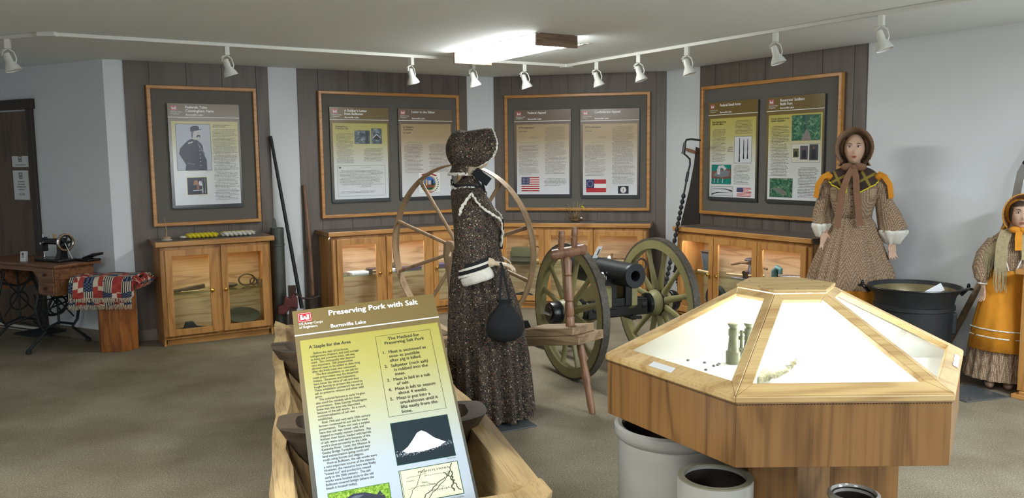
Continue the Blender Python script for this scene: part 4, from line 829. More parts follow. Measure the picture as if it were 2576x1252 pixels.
m.bx(.12, .15, -.06, .06, WZ-.10, WZ-.06); m.tube([(.10, -.05, WZ-.08), (.20, -.05, WZ-.09)], .012, 8); m.build('axle_clamp', black, cn, True)
for sx in (-1, 1):
    m = MB(); x0_, x1_ = (.085, .135) if sx > 0 else (-.135, -.085)
    prof = [(-.10, .50), (-.10, .64), (-.06, .685), (.06, .685), (.12, .64), (.35, .52), (1.05, .10), (1.12, .0), (1.0, .0), (.30, .38), (.0, .44)]
    n_ = len(prof); m.add([(x0_, y, z) for y, z in prof]+[(x1_, y, z) for y, z in prof], [list(range(n_)), list(range(n_, 2*n_))[::-1]]+[(i, (i+1) % n_, n_+(i+1) % n_, n_+i) for i in range(n_)])
    m.build('carriage_cheek', olive, cn, bevel=.006)
m = MB(); [m.bx(-.085, .085, a, a+.08, b_, b_+.08) for a, b_ in ((.25, .44), (.7, .20), (1.0, .04))]; m.build('trail_transom', olive, cn, bevel=.004)
BT = Matrix.Translation((0, 0, .735)) @ Matrix.Rotation(R(-1.5), 4, 'X') @ Matrix.Rotation(PI/2, 4, 'X')     # z of lathe -> -y (muzzle)
m = MB(); m.lathe([(.012, -.66), (.03, -.65), (.032, -.62), (.02, -.60), (.03, -.575), (.085, -.56), (.10, -.52), (.102, -.36), (.095, -.34), (.095, -.10), (.090, .0), (.085, .20), (.087, .235), (.087, .262), (.083, .268), (.038, .268), (.034, .262), (.034, .02), (.001, .02)], 44, T=BT); m.build('barrel', gun, cn, True)
m = MB(); m.lathe([(.034, .24), (.0335, .02), (.001, .018)], 30, T=BT, caps=False); m.build('bore', flat('bore_black', (8, 8, 8), .9), cn, True)
m = MB(); m.tube([(-.14, 0, .70), (.14, 0, .70)], .034, 18); m.build('trunnion', gun, cn, True)
for sx in (-1, 1):
    m = MB(); m.bx(sx*.11-.026, sx*.11+.026, -.07, .08, .68, .694); m.torus((sx*.11, 0, .70), .042, .008, 'x', 20, 6, None, 0, PI); m.tube([(sx*.11, -.06, .68), (sx*.11, -.06, .725)], .008, 8); m.tube([(sx*.11, .07, .68), (sx*.11, .07, .725)], .008, 8); m.build('trunnion_strap', chrome if sx < 0 else black, cn, True)
m = MB(); m.lathe([(.042, 0), (.045, .006), (.042, .012), (.008, .013)], 24, T=Matrix.Translation((-.19, -.10, .70)) @ Matrix.Rotation(PI/2, 4, 'X')); m.tube([(-.19, -.10, .70), (-.13, -.05, .70)], .012, 8); m.build('round_disc', tyre, cn, True)
m = MB(); m.bx(-.15, -.03, -.085, -.07, .48, .70); m.bx(-.12, .12, -.09, -.05, .50, .56); m.bx(.03, .085, -.1, -.06, .50, .66); m.build('iron_plate', black, cn, bevel=.006)
m = MB(); m.torus((.135, -.14, .80), .042, .007, 'y', 24, 8); m.torus((.12, -.145, .77), .03, .006, 'x', 20, 8); m.torus((.13, -.14, .725), .02, .005, 'y', 16, 8); m.build('rope_ring', ironm, cn, True)
tg = thing('white_tag', 'small white printed tag resting on the cannon barrel', 'tag', (.743-.10, 6.01+.16, .825), R(26)); m = MB(); m.slab([(-.055, 0), (-.01, 0), (.035, .085), (-.005, .085)], -.002, 0); m.build('tag_card', paper, tg)
m = MB(); m.sheet([(-.02, .02), (-.003, .02), (.018, .065), (.003, .065)], -.0025); m.build('tag_print', inkg, tg)

# ------------------------------------------------------------ great spinning wheel
gd = R(-33)
gw = thing('spinning_wheel', 'tall wooden great spinning wheel standing behind the bonneted mannequin', 'spinning wheel', (-.35, 5.67, 0), gd)   # local x along the bench to the spindle end, -y to the viewer
WC = Vector((0, 0, .95)); WR = .585
m = MB(); m.lathe([(WR-.006, -.033), (WR, -.033), (WR, .033), (WR-.006, .033), (WR-.006, -.033)], 72, T=Matrix.Translation(WC) @ Matrix.Rotation(PI/2, 4, 'X'), caps=False); rim = m.build('wheel_hoop', spokew, gw, True)
for k in range(10):
    a = PI/2+2*PI*k/10; m = MB(); m.tube([tuple(WC+Vector((math.cos(a)*r, 0, math.sin(a)*r))) for r in (.03, .08, .30, .52, .54, .58)], [.011, .012, .013, .0125, .015, .012], 12); m.build('spoke', spokew, rim, True)
m = MB(); m.lathe([(.02, -.10), (.034, -.09), (.036, -.03), (.045, -.02), (.045, .03), (.03, .05), (.02, .06)], 24, T=Matrix.Translation(WC) @ Matrix.Rotation(PI/2, 4, 'X')); m.build('hub', turnw, rim, True)
m = MB(); P = [(-.055, .93), (-.05, 1.0), (-.02, 1.025), (.02, 1.02), (.045, .985), (.045, .93), (.03, .8), (.022, .42), (-.022, .42), (-.02, .72)]
m.slab(P, -.13, -.10); o = m.build('wheel_post', spokew, gw, bevel=.006)
def bz(x): return .37+.13*x          # bench slopes upward to the spindle end
def bench(x0_, x1_, y0_, y1_, h0, h1, skew, name, mat=greyw):
    m = MB(); v = []
    for hz in (h0, h1):
        for (xx, yy) in ((x0_, y0_), (x1_, y0_), (x1_+skew, y1_), (x0_+skew, y1_)): v.append((xx, yy, bz(xx)+hz))
    m.add(v, [(0, 3, 2, 1), (4, 5, 6, 7), (0, 1, 5, 4), (1, 2, 6, 5), (2, 3, 7, 6), (3, 0, 4, 7)]); return m.build(name, mat, gw, bevel=.004)
bench(-.30, 1.02, -.20, .03, -.06, -.005, .05, 'bench'); bench(.60, .97, -.185, .0, -.004, .045, .05, 'spindle_block')
px_, py_ = .90, -.09
m = MB(); prof = [(0, .028), (.05, .030), (.06, .024), (.07, .030), (.14, .026), (.15, .022), (.16, .029), (.30, .026), (.31, .021), (.32, .029), (.33, .025), (.40, .030), (.42, .020), (.44, .026)]
m.tube([(px_-h*.05, py_, bz(px_)+.045+h) for h, r in prof], [r for h, r in prof], 18); m.build('turned_post', turnw, gw, True)
zt = bz(px_)+.045+.44
m = MB(); m.tube([(px_-.10, py_-.05, zt+.0), (px_-.095, py_-.048, zt+.0), (px_+.07, py_+.06, zt+.035), (px_+.075, py_+.06, zt+.036)], [.030, .034, .034, .028], 18); m.build('cross_head', turnw, gw, True)
for a, b_, hgt in ((-.05, -.025, .13), (.015, .02, .15)):
    m = MB(); m.tube([(px_+a+h*.06, py_+b_, zt+.02+h*hgt/.15) for h in (0, .03, .035, .045, .09, .095, .105, .14, .15)], [.017, .019, .015, .019, .021, .016, .021, .019, .014], 14); m.build('upright_maiden', turnw, gw, True)
for (a, b_, fx, fy) in ((.95, -.06, 1.06, -.10), (-.22, -.16, -.34, -.26), (-.22, .0, -.34, .14)):
    m = MB(); z_ = bz(a)-.06; m.tube([(a+(fx-a)*u, b_+(fy-b_)*u, z_*(1-u)) for u in (0, .2, .25, .5, .6, .9, 1)], [.022, .026, .02, .027, .021, .024, .018], 14); m.build('turned_leg', turnw, gw, True)
m = MB(); m.tube([(.02, -.14, .95), (.10, -.26, .93)], [.008, .010], 10); m.build('crank_peg', bone, gw, True)
sb = thing('black_box', 'small black angular box on the spinning wheel bench', 'box', (.0, 0, 0)); v_ = gw.matrix_basis
bpy.context.view_layer.update()
def on_gw(x, y, z): return gw.matrix_world @ Vector((x, y, z))
sb.location = on_gw(.53, -.09, bz(.53)-.004); sb.rotation_euler = (0, 0, gd); m = MB(); m.slab([(-.12, -.02), (.062, .003), (.02, .085), (-.10, .075)], -.08, .07); m.build('box_body', black, sb, bevel=.004)

# ------------------------------------------------------------ dugout trough, trays and the salt pork sign
ta_ = math.atan2(.96, -.281)-PI/2
th = thing('dugout_trough', 'long pale hollowed-log trough under the salt pork sign', 'trough', (-.415+.281*.50, 2.8-.96*.50, 0), ta_)   # local +y runs away along the log
LT = 3.05; m = MB(); rings = []
ys = [0, .02, .10, .12, .45]+[.45+(LT-.65)*i/12 for i in range(1, 13)]+[LT-.17, LT-.15, LT-.02, LT]
for i, y_ in enumerate(ys):
    rnd = random.Random(i*7+1); u = y_/LT; hw_ = (.405-.03*u)*(1+.02*math.sin(u*11)); hw_ *= .93 if y_ in (0, LT) else 1; top = .56+.012*math.sin(u*8)-(.03 if y_ in (0, LT) else 0)
    q = []; n_ = 14
    for k in range(n_+1): a = PI+PI*k/n_; q.append((hw_*math.cos(a)*(1.0+.06*math.sin(k*1.7+u*3)*(0 < k < n_)), y_, top*.55+top*.55*math.sin(a)*1.0+(top*.45)*abs(math.cos(a))**2))
    inner_deep = .12 <= y_ <= LT-.17+.001
    th_ = .055; iw = hw_-th_
    for k in range(n_+1):
        a = 2*PI-PI*k/n_
        if inner_deep: q.append(((iw-(.04 if math.cos(a) > .2 else 0)-.012*math.sin(u*17))*math.cos(a), y_, max(.16, top*.55+(top*.45)*math.sin(a)*.9+(top*.45)*abs(math.cos(a))**2)-.0))
        else: q.append((iw*math.cos(a), y_, top-.012-.02*math.sin(PI*k/n_)))
    q = [(x+rnd.uniform(-.009, .009), y+rnd.uniform(-.01, .01)*(.45 < y_ < LT-.2), max(.02, z+rnd.uniform(-.008, .008))) for x, y, z in q]
    rings.append(q)
m.loft(rings); o = m.build('hollowed_log', troughw, th, True, angle=50)
for i, (y_, dz) in enumerate(((.25, 0), (2.5, 0))):
    m = MB(); m.bx(-.20, .20, y_-.05, y_+.05, 0, .12); m.build('support_block', greyw, th, bevel=.004)
def tray(label, yc, rot, seed, L=.80, W_=.27, hgt=.17, z0=.50, tilt=0):
    o = thing('wooden_tray', label, 'tray', (0, 0, 0), ta_+rot); o.location = th.matrix_basis @ Vector((0, yc, z0)) if 0 else (0, 0, 0)
    c, s_ = math.cos(ta_), math.sin(ta_); o.location = (th.location.x-s_*yc, th.location.y+c*yc, z0)
    rings = []; rnd = random.Random(seed)
    def se(a, b_, z, n_=44, p=.5): return [(a*math.copysign(abs(math.cos(t))**p, math.cos(t))+rnd.uniform(-.002, .002), b_*math.copysign(abs(math.sin(t))**p, math.sin(t))+rnd.uniform(-.0015, .0015), z+.012*math.cos(t)**4*(z > hgt*.9)) for t in [2*PI*k/n_ for k in range(n_)]]
    for u, z in ((.50, 0), (.62, .03), (.80, hgt*.5), (.93, hgt*.85), (.985, hgt*.97), (1.0, hgt)): rings.append(se(L/2*u, W_/2*(.55+.45*u), z))
    rings.append(se(L/2-.07, W_/2-.028, hgt-.002)); rings.append(se(L/2*.78, W_/2*.72, hgt*.5)); rings.append(se(L/2*.5, W_/2*.4, .05))
    m = MB(); m.loft(rings); m.build('hollowed_body', doughw, o, True, angle=50); return o
tray('dark hollowed wooden tray lying across the far end of the trough', 2.15, .0, 5, .80, .30, .24, .36)
tray('dark hollowed wooden tray lying across the trough behind the sign, nearer of two', .78, -.07, 9, .78, .28, .22, .385)
sg = bpy.data.objects.new('salt_pork_sign', None); COL.objects.link(sg); sg.empty_display_size = .1; sg.name = 'tilted_sign_board'
tag(sg, 'large tilted sign about preserving pork with salt, standing in the trough', 'sign')
a_, b_, c_ = .2099, -.7152, -.092; SW, SH = .61, .914; BH = 1.0
Rm = Matrix.Rotation(a_, 4, 'Z') @ Matrix.Rotation(b_, 4, 'X') @ Matrix.Rotation(c_, 4, 'Y')
SK = .83
sg.matrix_world = Matrix.Translation((-.7772, 2.8997, 1.0417)) @ Rm @ Matrix.Scale(SK, 4) @ Matrix.Translation((0, 0, -BH))     # origin: lower left corner
def uv(u, v): return (u*SW, BH-v*SH)
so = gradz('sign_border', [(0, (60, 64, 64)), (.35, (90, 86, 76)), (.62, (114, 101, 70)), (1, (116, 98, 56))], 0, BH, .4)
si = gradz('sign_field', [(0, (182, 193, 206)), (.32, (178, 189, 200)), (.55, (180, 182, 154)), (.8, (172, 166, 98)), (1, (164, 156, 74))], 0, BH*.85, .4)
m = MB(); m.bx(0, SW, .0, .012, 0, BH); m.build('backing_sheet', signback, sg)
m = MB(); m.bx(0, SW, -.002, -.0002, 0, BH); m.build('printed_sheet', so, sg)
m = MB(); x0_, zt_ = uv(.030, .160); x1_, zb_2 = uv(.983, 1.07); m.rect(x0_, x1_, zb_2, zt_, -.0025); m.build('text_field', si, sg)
m = MB(); m.rect(0, SW, BH-.1345*SH, BH-.1285*SH, -.0028); m.build('header_rule', inkw, sg)
x_, z_ = uv(.034, .016); castle(sg, x_, z_, .045, -.0026)
def T(body, u, v, wid, size, mat=ink, name='lettering', bold=.02, spacing=1.0, align='LEFT'):
    x, z = uv(u, v); return text(body, size, x, z, sg, -.0032, mat, name, wid*SW if wid else None, align, bold, spacing)
sgink = flat('sign_ink', (62, 62, 46), .4)
T('US Army Corps\nof Engineers', .036, .080, .16, .0165, inkw, 'logo_lettering', .02, 1.0)
T('Preserving Pork with Salt', .242, .047, .625, .036, inkw, 'title_lettering', .034)
T('Burnsville Lake', .245, .114, .24, .024, inkw, 'subtitle_lettering', .03)
T('A Staple for the Area', .084, .207, .28, .0205, sgink, 'heading_lettering', .03)
PARA = ["    Before the days of ice boxes,", "refrigerators, freezers, and cold storage", "to keep and preserve meat, salt was", "used.  This commodity was deemed", "very important.  Salt preservation", "allowed meat to be added to diets long", "after the fresh meat was consumed.",
"    The first inhabitants to use salt for", "meat preservation was the American", "Indians.  Shawnees and Delawares", "here knew the value of salt and they", "fought fiercely to protect the resource.", "These inhabitants pioneered the use of", "salt to preserve venison and other wild", "game.",
"    The colonial farmers in early Virginia", "also used the valuable salt for meat", "preservation.  Even George Washington", "knew that this area was important", "because of the salt works.  As a result,", "commercialization of salt was", "established.",
"    Both 19th and very early 20th century", "farmers continued to use salt for meat", "preservation.  There was such a surplus", "here that salt was mined, sold, and", "shipped to mainly eastern markets.  Flat", "bottom river boats, loaded with barrels", "of salt, were used early because of the", "work's close proximity to the Little", "Kanawha River.  Later, the Weston &", "Gauley Bridge Turnpike allowed easy", "land transportation going north and", "south using horses and wagons.",
"    Here at Bulltown, the salt works were", "a very important source of the mineral.", "However, the resource here was finally", '"mined out" and production ceased', "early in the 20th century.  The salt", "works were located close to the old", "Bulltown covered bridge (where the", "beach is located today)."]
nl = len(PARA); ps = .0134
x_, z_ = uv(.086, .2415); t_ = text('\n'.join(PARA), ps, x_, z_, sg, -.0032, sgink, 'body_lettering', None, 'LEFT', .012, 1.0)
zs = [v.co.z for v in t_.data.vertices]; xs = [v.co.x for v in t_.data.vertices]; kz = ((.872-.228)*SH)/(max(zs)-min(zs)); kx = (.335*SW)/(max(xs)-min(xs)); zt_ = max(zs); xl_ = min(xs)
for v in t_.data.vertices: v.co.z = (BH-.228*SH)+(v.co.z-zt_)*kz; v.co.x = uv(.086, 0)[0]+(v.co.x-xl_)*kx
m = MB(); x0_, z1_2 = uv(.534, .191); x1_, z0_2 = uv(.919, .597); box_outline(m, x0_, x1_, z0_2, z1_2, -.003, .0014, sgink); m.build('method_box_border', None, sg)
T('The Method for\nPreserving Salt Pork', .727, .218, .275, .0200, sgink, 'method_heading', .028, 1.0, 'CENTER')
for num, v, ls in (('1.', .287, ['Meat is sectioned as', 'soon as possible', 'after pig is killed.']), ('2.', .358, ['Saltpeter (rock salt)', '  is rubbed into the', '  meat.']), ('3.', .428, ['Meat is laid in a tub', '  of salt.']), ('4.', .475, ['Meat is left to season', '  about 4 weeks.']), ('5.', .521, ['Meat is put into a', '  smokehouse until it', '  lifts easily from the', '  bone.'])):
    T(num, .562, v, None, .0195, sgink, 'step_number', .028); T('\n'.join(ls), .605, v, None, .0195, sgink, 'step_lettering', .026, 1.03)
def sp_photo(u0, u1, v0, v1, mat, extra, name):
    x0_, zt_ = uv(u0, v0); x1_, zb_3 = uv(u1, v1); m = MB(); m.rect(x0_-.002, x1_+.002, zb_3-.002, zt_+.002, -.0028, flat('print_green_edge', (40, 96, 70))); m.rect(x0_, x1_, zb_3, zt_, -.0030, mat); extra(m, x0_, x1_, zb_3, zt_); return m.build(name, None, sg)
def salt(m, a, b_, c, d):
    sw = flat('print_salt', (226, 228, 240)); m.sheet(U(a, b_, c, d, [(.12, .30), (.2, .24), (.45, .22), (.75, .27), (.88, .36), (.80, .42), (.70, .50), (.58, .66), (.50, .72), (.42, .68), (.32, .52), (.22, .38)]), -.0033, sw)
    rnd = random.Random(2)
    for k in range(420): u = rnd.gauss(.5, .27); v = .28+rnd.gauss(0, .035)+.10*(u-.5); q = rnd.uniform(.0003, .0013); x, z = a+(b_-a)*min(.97, max(.02, u)), c+(d-c)*v; m.rect(x-q, x+q, z-q, z+q, -.0034, sw)
sp_photo(.538, .913, .628, .818, flat('print_slate', (30, 44, 52)), salt, 'salt_photo')
def vmap(m, a, b_, c, d):
    dk = flat('print_mapline', (84, 86, 66)); rnd = random.Random(5)
    def river(P, w):
        P = [(a+(b_-a)*u, c+(d-c)*v) for u, v in P]
        for (x0, z0), (x1, z1) in zip(P, P[1:]):
            dx_, dz_ = x1-x0, z1-z0; L = math.hypot(dx_, dz_); nx, nz = -dz_/L*w, dx_/L*w; m.sheet([(x0-nx, z0-nz), (x1-nx, z1-nz), (x1+nx, z1+nz), (x0+nx, z0+nz)], -.0033, dk)
    def wig(u0, v0, u1, v1, w, n_=10, am=.02): river([(u0+(u1-u0)*i/n_+rnd.uniform(-am, am), v0+(v1-v0)*i/n_+rnd.uniform(-am, am)) for i in range(n_+1)], w)
    wig(.08, .1, .42, .95, .001); wig(.3, .05, .75, .6, .0018); wig(.42, .05, .85, .72, .0014); wig(.75, .75, .97, .1, .002); wig(.88, .7, .84, .1, .0025, 14, .03); wig(.42, .72, .9, .72, .0006); wig(.42, .72, .42, .93, .0006, 4, .004); wig(.1, .4, .35, .45, .0006); wig(.35, .55, .7, .3, .0007); wig(.1, .75, .4, .8, .0006); wig(.92, .95, .78, .6, .002, 10, .03)
    box_outline(m, a, b_, c, d, -.0032, .001, dk); m.rect(a+.004, a+.0055, c, d, -.0032, dk)
sp_photo(.540, .915, .845, .987, mapp, vmap, 'printed_map')
mk = flat('print_mapline', (84, 86, 66))
T('PENNSYLVANIA', .655, .868, .20, .011, mk, 'map_lettering', .02); T('OHIO', .575, .898, .05, .008, mk, 'map_lettering', .01); T('VIRGINIA', .655, .928, .10, .009, mk, 'map_lettering', .01); T('VIRGINIA', .70, .955, .14, .010, mk, 'map_lettering', .01); T('WEST', .665, .914, .04, .006, mk, 'map_lettering', .01)
T('Rock Salt', .855, .830, .055, .007, inkg, 'caption_lettering', 0); T('State of West Virginia', .77, 1.001, .14, .007, inkg, 'caption_lettering', 0)
def hog(m, a, b_, c, d):
    h = flat('print_hog', (52, 56, 70)); m.sheet(U(a, b_, c, d, [(.1, .1), (.1, .5), (.2, .74), (.4, .88), (.6, .86), (.78, .74), (.9, .7), (.92, .6), (.84, .55), (.84, .1)]), -.0033, h); m.sheet(U(a, b_, c, d, [(.78, .74), (.84, .84), (.88, .72)]), -.0034, h)
    m.sheet(U(a, b_, c, d, [(.25, .70), (.42, .82), (.58, .81), (.5, .75)]), -.0035, flat('print_hogshine', (96, 104, 120)))
sp_photo(.093, .465, .886, 1.04, grass, hog, 'hog_photo')
# sign prop in the trough
m = MB(); m.tube([(.305, .03, .72), (.305, .50, .16)], .012, 10); m.bx(.27, .34, .013, .04, .68, .74); m.build('prop_strut', black, sg, True)

# ------------------------------------------------------------ hexagonal lit display case
ct = (.930, 2.808); dc = thing('hexagonal_display_case', 'lit six-sided oak display case with sloping glass, right foreground', 'display case', ct+(0,), -.005)
RR = .612; zr = .9; zb_c = .69; zc_ = 1.125; RT = .165
m = MB()
for k in range(6):
    p, q = hexp(RR-.006)[k], hexp(RR-.006)[(k+1) % 6]; pi_, qi = hexp(RR-.03)[k], hexp(RR-.03)[(k+1) % 6]
    m.prism([p, q, qi, pi_], zb_c, zr-.022)
m.prism(hexp(RR-.03), zb_c, zb_c+.015); m.build('case_skirt', oakc, dc, bevel=.002)
m = MB()
for k in range(6):
    p, q = hexp(RR+.002)[k], hexp(RR+.002)[(k+1) % 6]; pi_, qi = hexp(RR-.03)[k], hexp(RR-.03)[(k+1) % 6]; m.prism([p, q, qi, pi_], zr-.021, zr-.001)
m.build('rim_moulding', oakcl, dc, bevel=.004)
m = MB()
for k in range(6):
    p, q = Vector(hexp(RR-.004)[k]), Vector(hexp(RR-.004)[(k+1) % 6]); d = (q-p); n_ = 70
    for i in range(n_):
        a = p+d*(i+.2)/n_; b_ = p+d*(i+.6)/n_; nn = Vector((d.y, -d.x)).normalized()*.0012; m.add([(a.x, a.y, zr-.0275), (b_.x, b_.y, zr-.0275), (b_.x+nn.x, b_.y+nn.y, zr-.0275), (a.x+nn.x, a.y+nn.y, zr-.0275), (a.x, a.y, zr-.0245), (b_.x, b_.y, zr-.0245), (b_.x+nn.x, b_.y+nn.y, zr-.0245), (a.x+nn.x, a.y+nn.y, zr-.0245)], [(3, 2, 6, 7), (0, 1, 2, 3), (4, 7, 6, 5)])
m.build('dark_seam', black, dc)
m = MB(); m.prism(hexp(RR-.032), zr-.03, zr-.0225); m.build('white_case_floor', flat('case_white', (235, 236, 232), .6), dc)
# sloping sash frames and panes : each face from outer hex (z=zr) to the cap hex (z=zc_)
for k in range(6):
    P0, P1 = [Vector((x, y, zr)) for x, y in (hexp(RR)[k], hexp(RR)[(k+1) % 6])]; Q0, Q1 = [Vector((x, y, zc_)) for x, y in (hexp(RT)[k], hexp(RT)[(k+1) % 6])]
    ex = (P1-P0).normalized(); up = ((Q0+Q1)/2-(P0+P1)/2); Ls = up.length; up.normalize(); nrm = ex.cross(up).normalized()
    if nrm.z < 0: nrm = -nrm
    def S_(u, v, t=0): a = P0.lerp(P1, u); b2 = Q0.lerp(Q1, u); return a.lerp(b2, v)+nrm*t
    fb = .050/Ls; ft = .030/Ls; th_ = .018
    def sash(name, quad, mat):
        m = MB(); m.add([tuple(S_(u, v, 0)-nrm*th_) for u, v in quad]+[tuple(S_(u, v, 0)) for u, v in quad], [(0, 1, 2, 3), (7, 6, 5, 4), (0, 4, 5, 1), (1, 5, 6, 2), (2, 6, 7, 3), (3, 7, 4, 0)]); return m.build(name, mat, dc, bevel=.002)
    def w_at(v, w): return w/((1-v)*RR+v*RT)
    a0, a1 = w_at(fb, .036), w_at(1-ft, .036)
    sash('bottom_rail', [(0.003, 0), (.997, 0), (1-a0, fb), (a0, fb)], oakcl); sash('top_rail', [(a1, 1-ft), (1-a1, 1-ft), (1, 1), (0, 1)], oakcl)
    sash('hip_rail', [(0.002, 0), (a0, fb), (a1, 1-ft), (0.008, 1)], oakcl); sash('hip_rail', [(1-a0, fb), (.998, 0), (.992, 1), (1-a1, 1-ft)], oakcl)
    m = MB(); g = [(a0*.8, fb*.8), (1-a0*.8, fb*.8), (1-a1*.8, 1-ft*.8), (a1*.8, 1-ft*.8)]; m.add([tuple(S_(u, v)-nrm*.010) for u, v in g]+[tuple(S_(u, v)-nrm*.013) for u, v in g], [(0, 1, 2, 3), (7, 6, 5, 4), (0, 4, 5, 1), (1, 5, 6, 2), (2, 6, 7, 3), (3, 7, 4, 0)]); m.build('glass_pane', glassm, dc)
m = MB(); m.prism(hexp(RT+.004), zc_+.001, zc_+.012); cp = m.build('oak_cap', oakcl, dc, bevel=.003)
for k in range(6): m = MB(); m.lathe([(.003, .0121), (.003, .0126)], 10, (RT*.75*math.cos(k*PI/3+.5), RT*.75*math.sin(k*PI/3+.5), zc_)); m.build('screw_head', ironm, cp)
m = MB(); m.prism(hexp(.13), zr-.022, zc_-.03, None, hexp(.12)); m.build('light_diffuser', casem, dc)
for k in range(6):
    m = MB(); hz = lambda r: zr+(RR-r)/(RR-RT)*(zc_-zr)-.034
    m.slab([(.12, zr-.022), (RR-.06, zr-.022), (RR-.06, hz(RR-.06)), (.12, hz(.12))], -.003, .003); a = k*PI/3
    m.v = [(x*math.cos(a)-y*math.sin(a), x*math.sin(a)+y*math.cos(a), z) for x, y, z in m.v]; m.build('white_divider', MATS['case_white'], dc)
# pedestal
m = MB(); m.prism(hexp(.16, PI/6), 0, zb_c-.001); m.build('pedestal_core', oakc, dc, bevel=.003)
m = MB(); m.bx(.12, .40, -.02, .02, 0, zb_c-.001); m.build('pedestal_fin', oakc, dc, bevel=.003); m = MB(); m.bx(-.02, .02, .12, .38, 0, zb_c-.001); m.build('pedestal_fin', oakc, dc, bevel=.003)
lb = thing('case_label', 'white label strip on the left sash of the lit display case', 'label', (0, 0, 0))
def case_pt(k, u, v, t):
    P0, P1 = [Vector((x, y, zr)) for x, y in (hexp(RR)[k], hexp(RR)[(k+1) % 6])]; Q0, Q1 = [Vector((x, y, zc_)) for x, y in (hexp(RT)[k], hexp(RT)[(k+1) % 6])]
    a = P0.lerp(P1, u).lerp(Q0.lerp(Q1, u), v); n_ = (P1-P0).cross((Q0+Q1)/2-(P0+P1)/2).normalized(); n_ = n_ if n_.z > 0 else -n_; return a+n_*t+Vector((ct[0], ct[1], 0))
def label_on(o, k, u0, u1, v0, v1, name):
    c = case_pt(k, (u0+u1)/2, (v0+v1)/2, 0); o.location = c
    m = MB(); m.add([tuple(case_pt(k, u, v, t)-c) for t in (.0008, .002) for u, v in ((u0, v0), (u1, v0), (u1, v1), (u0, v1))], [(0, 3, 2, 1), (4, 5, 6, 7), (0, 1, 5, 4), (1, 2, 6, 5), (2, 3, 7, 6), (3, 0, 4, 7)]); m.build(name, paper, o)
label_on(lb, 3, .36, .54, .015, .065, 'label_strip')
lb2 = thing('case_label', 'white label at the right rear rail of the lit display case', 'label', (0, 0, 0)); label_on(lb2, 5, .50, .78, .012, .05, 'label_strip')
# exhibits in the case
fgx, fgy, fgz = .765, 2.745, zr-.0222
fg = thing('field_glasses', 'old grey-green brass field glasses standing in the lit case', 'binoculars', (fgx, fgy, fgz), .15); fg.scale = (.82, .82, .80)
fgm = plain('aged_brass', (104, 108, 86), .4, .3, .3, 20)
for sx in (-1, 1):
    m = MB(); m.lathe([(.030, 0), (.031, .02), (.031, .050), (.026, .054), (.023, .06), (.019, .115), (.022, .12), (.022, .145), (.016, .15), (.024, .162), (.026, .17), (.018, .172)], 24, (sx*.034, 0, 0)); m.build('optic_barrel', fgm, fg, True)
m = MB(); m.tube([(0, 0, .03), (0, 0, .14)], .007, 12); m.lathe([(.012, .10), (.012, .115)], 14); m.tube([(-.03, 0, .06), (.03, 0, .06)], .006, 8); m.tube([(-.03, 0, .13), (.03, 0, .13)], .005, 8); m.build('hinge_bridge', fgm, fg, True)
m = MB(); rnd = random.Random(3); rings = []
for i in range(13):
    u = i/12; w = .045*math.sin(PI*min(1, u*.9+.1))**.5*(1 if u < .6 else .45); rings.append([(-.09+.18*u, w*math.cos(a)+rnd.uniform(-.006, .006), .012+.012*math.sin(a)+.03*u) for a in [k*2*PI/8 for k in range(8)]])
m.loft(rings); o = m.build('leather_fragment', picmat('pale_cracked_leather', [(.3, (120, 112, 90)), (.6, (200, 196, 164))], 60), None, True); o.location = (.815, 2.535, zr-.0212); o.rotation_euler = (0, 0, .5); tag(o, 'cracked pale leather fragment lying in the front of the lit case', 'leather fragment')
for k, (x_, y_) in enumerate(((.592, 2.77), (.64, 2.735), (.675, 2.70), (.684, 2.716), (.622, 2.64), (.66, 2.69))):
    m = MB(); m.ell((0, 0, .005), (.006, .004, .004), 8, 6); o = m.build('lead_shot', steel, None, True); o.location = (x_, y_, zr-.022); tag(o, 'small dark pellet on the lit case floor left of the field glasses', 'pellet', 'pellets in the lit case')

# ------------------------------------------------------------ stoneware crocks, iron pot
def crock(name, label, loc, prof, inner, rimp=None, mark=None):
    t = thing(name, label, 'crock', loc)
    m = MB(); m.lathe(prof, 48); m.build('crock_body', stone, t, True); m = MB(); m.lathe(inner, 48, caps=False); m.build('glazed_inside', stonein, t, True)
    if rimp: m = MB(); m.lathe(rimp, 48, caps=False); m.build('bare_rim', stonerim, t, True)
    return t
t = crock('stoneware_crock', 'largest grey stoneware crock, under the left side of the lit case', (.603, 3.10, 0), [(.17, 0), (.195, .02), (.203, .1), (.205, .49), (.203, .505), (.215, .515), (.221, .535), (.218, .555), (.205, .562), (.19, .555), (.186, .53), (.186, .05), (.001, .04)], [(.185, .54), (.184, .06), (.001, .055)])
t = crock('stoneware_crock', 'middle grey stoneware crock with bare rim and blue letter, beside the largest crock', (.673, 2.70, 0), [(.10, 0), (.122, .02), (.125, .1), (.125, .495), (.122, .503), (.104, .503), (.10, .48), (.10, .04), (.001, .03)], [(.0995, .49), (.0995, .05), (.001, .045)], [(.1235, .499), (.124, .5045), (.103, .5045), (.102, .498)])
m = MB()
ltr = text('P', .05, 0, 0, t, 0, blueink, 'painted_letter')
for v in ltr.data.vertices: a = -PI/2-.03+v.co.x/.125; v.co = Vector((.1262*math.cos(a), .1262*math.sin(a), .435+v.co.z))
t = crock('stoneware_jug', 'small narrow-necked grey stoneware churn in front of the case pedestal', (1.055, 2.50, 0), [(.09, 0), (.115, .02), (.12, .1), (.12, .40), (.105, .45), (.078, .48), (.072, .50), (.078, .51), (.078, .522), (.068, .526), (.06, .51), (.06, .45), (.001, .44)], [(.062, .518), (.0595, .5), (.0595, .47), (.001, .46)])
pt = thing('iron_pot', 'large black iron cauldron with brass-coloured inside by the right wall', 'cauldron', (2.80, 5.75, 0), -.35)
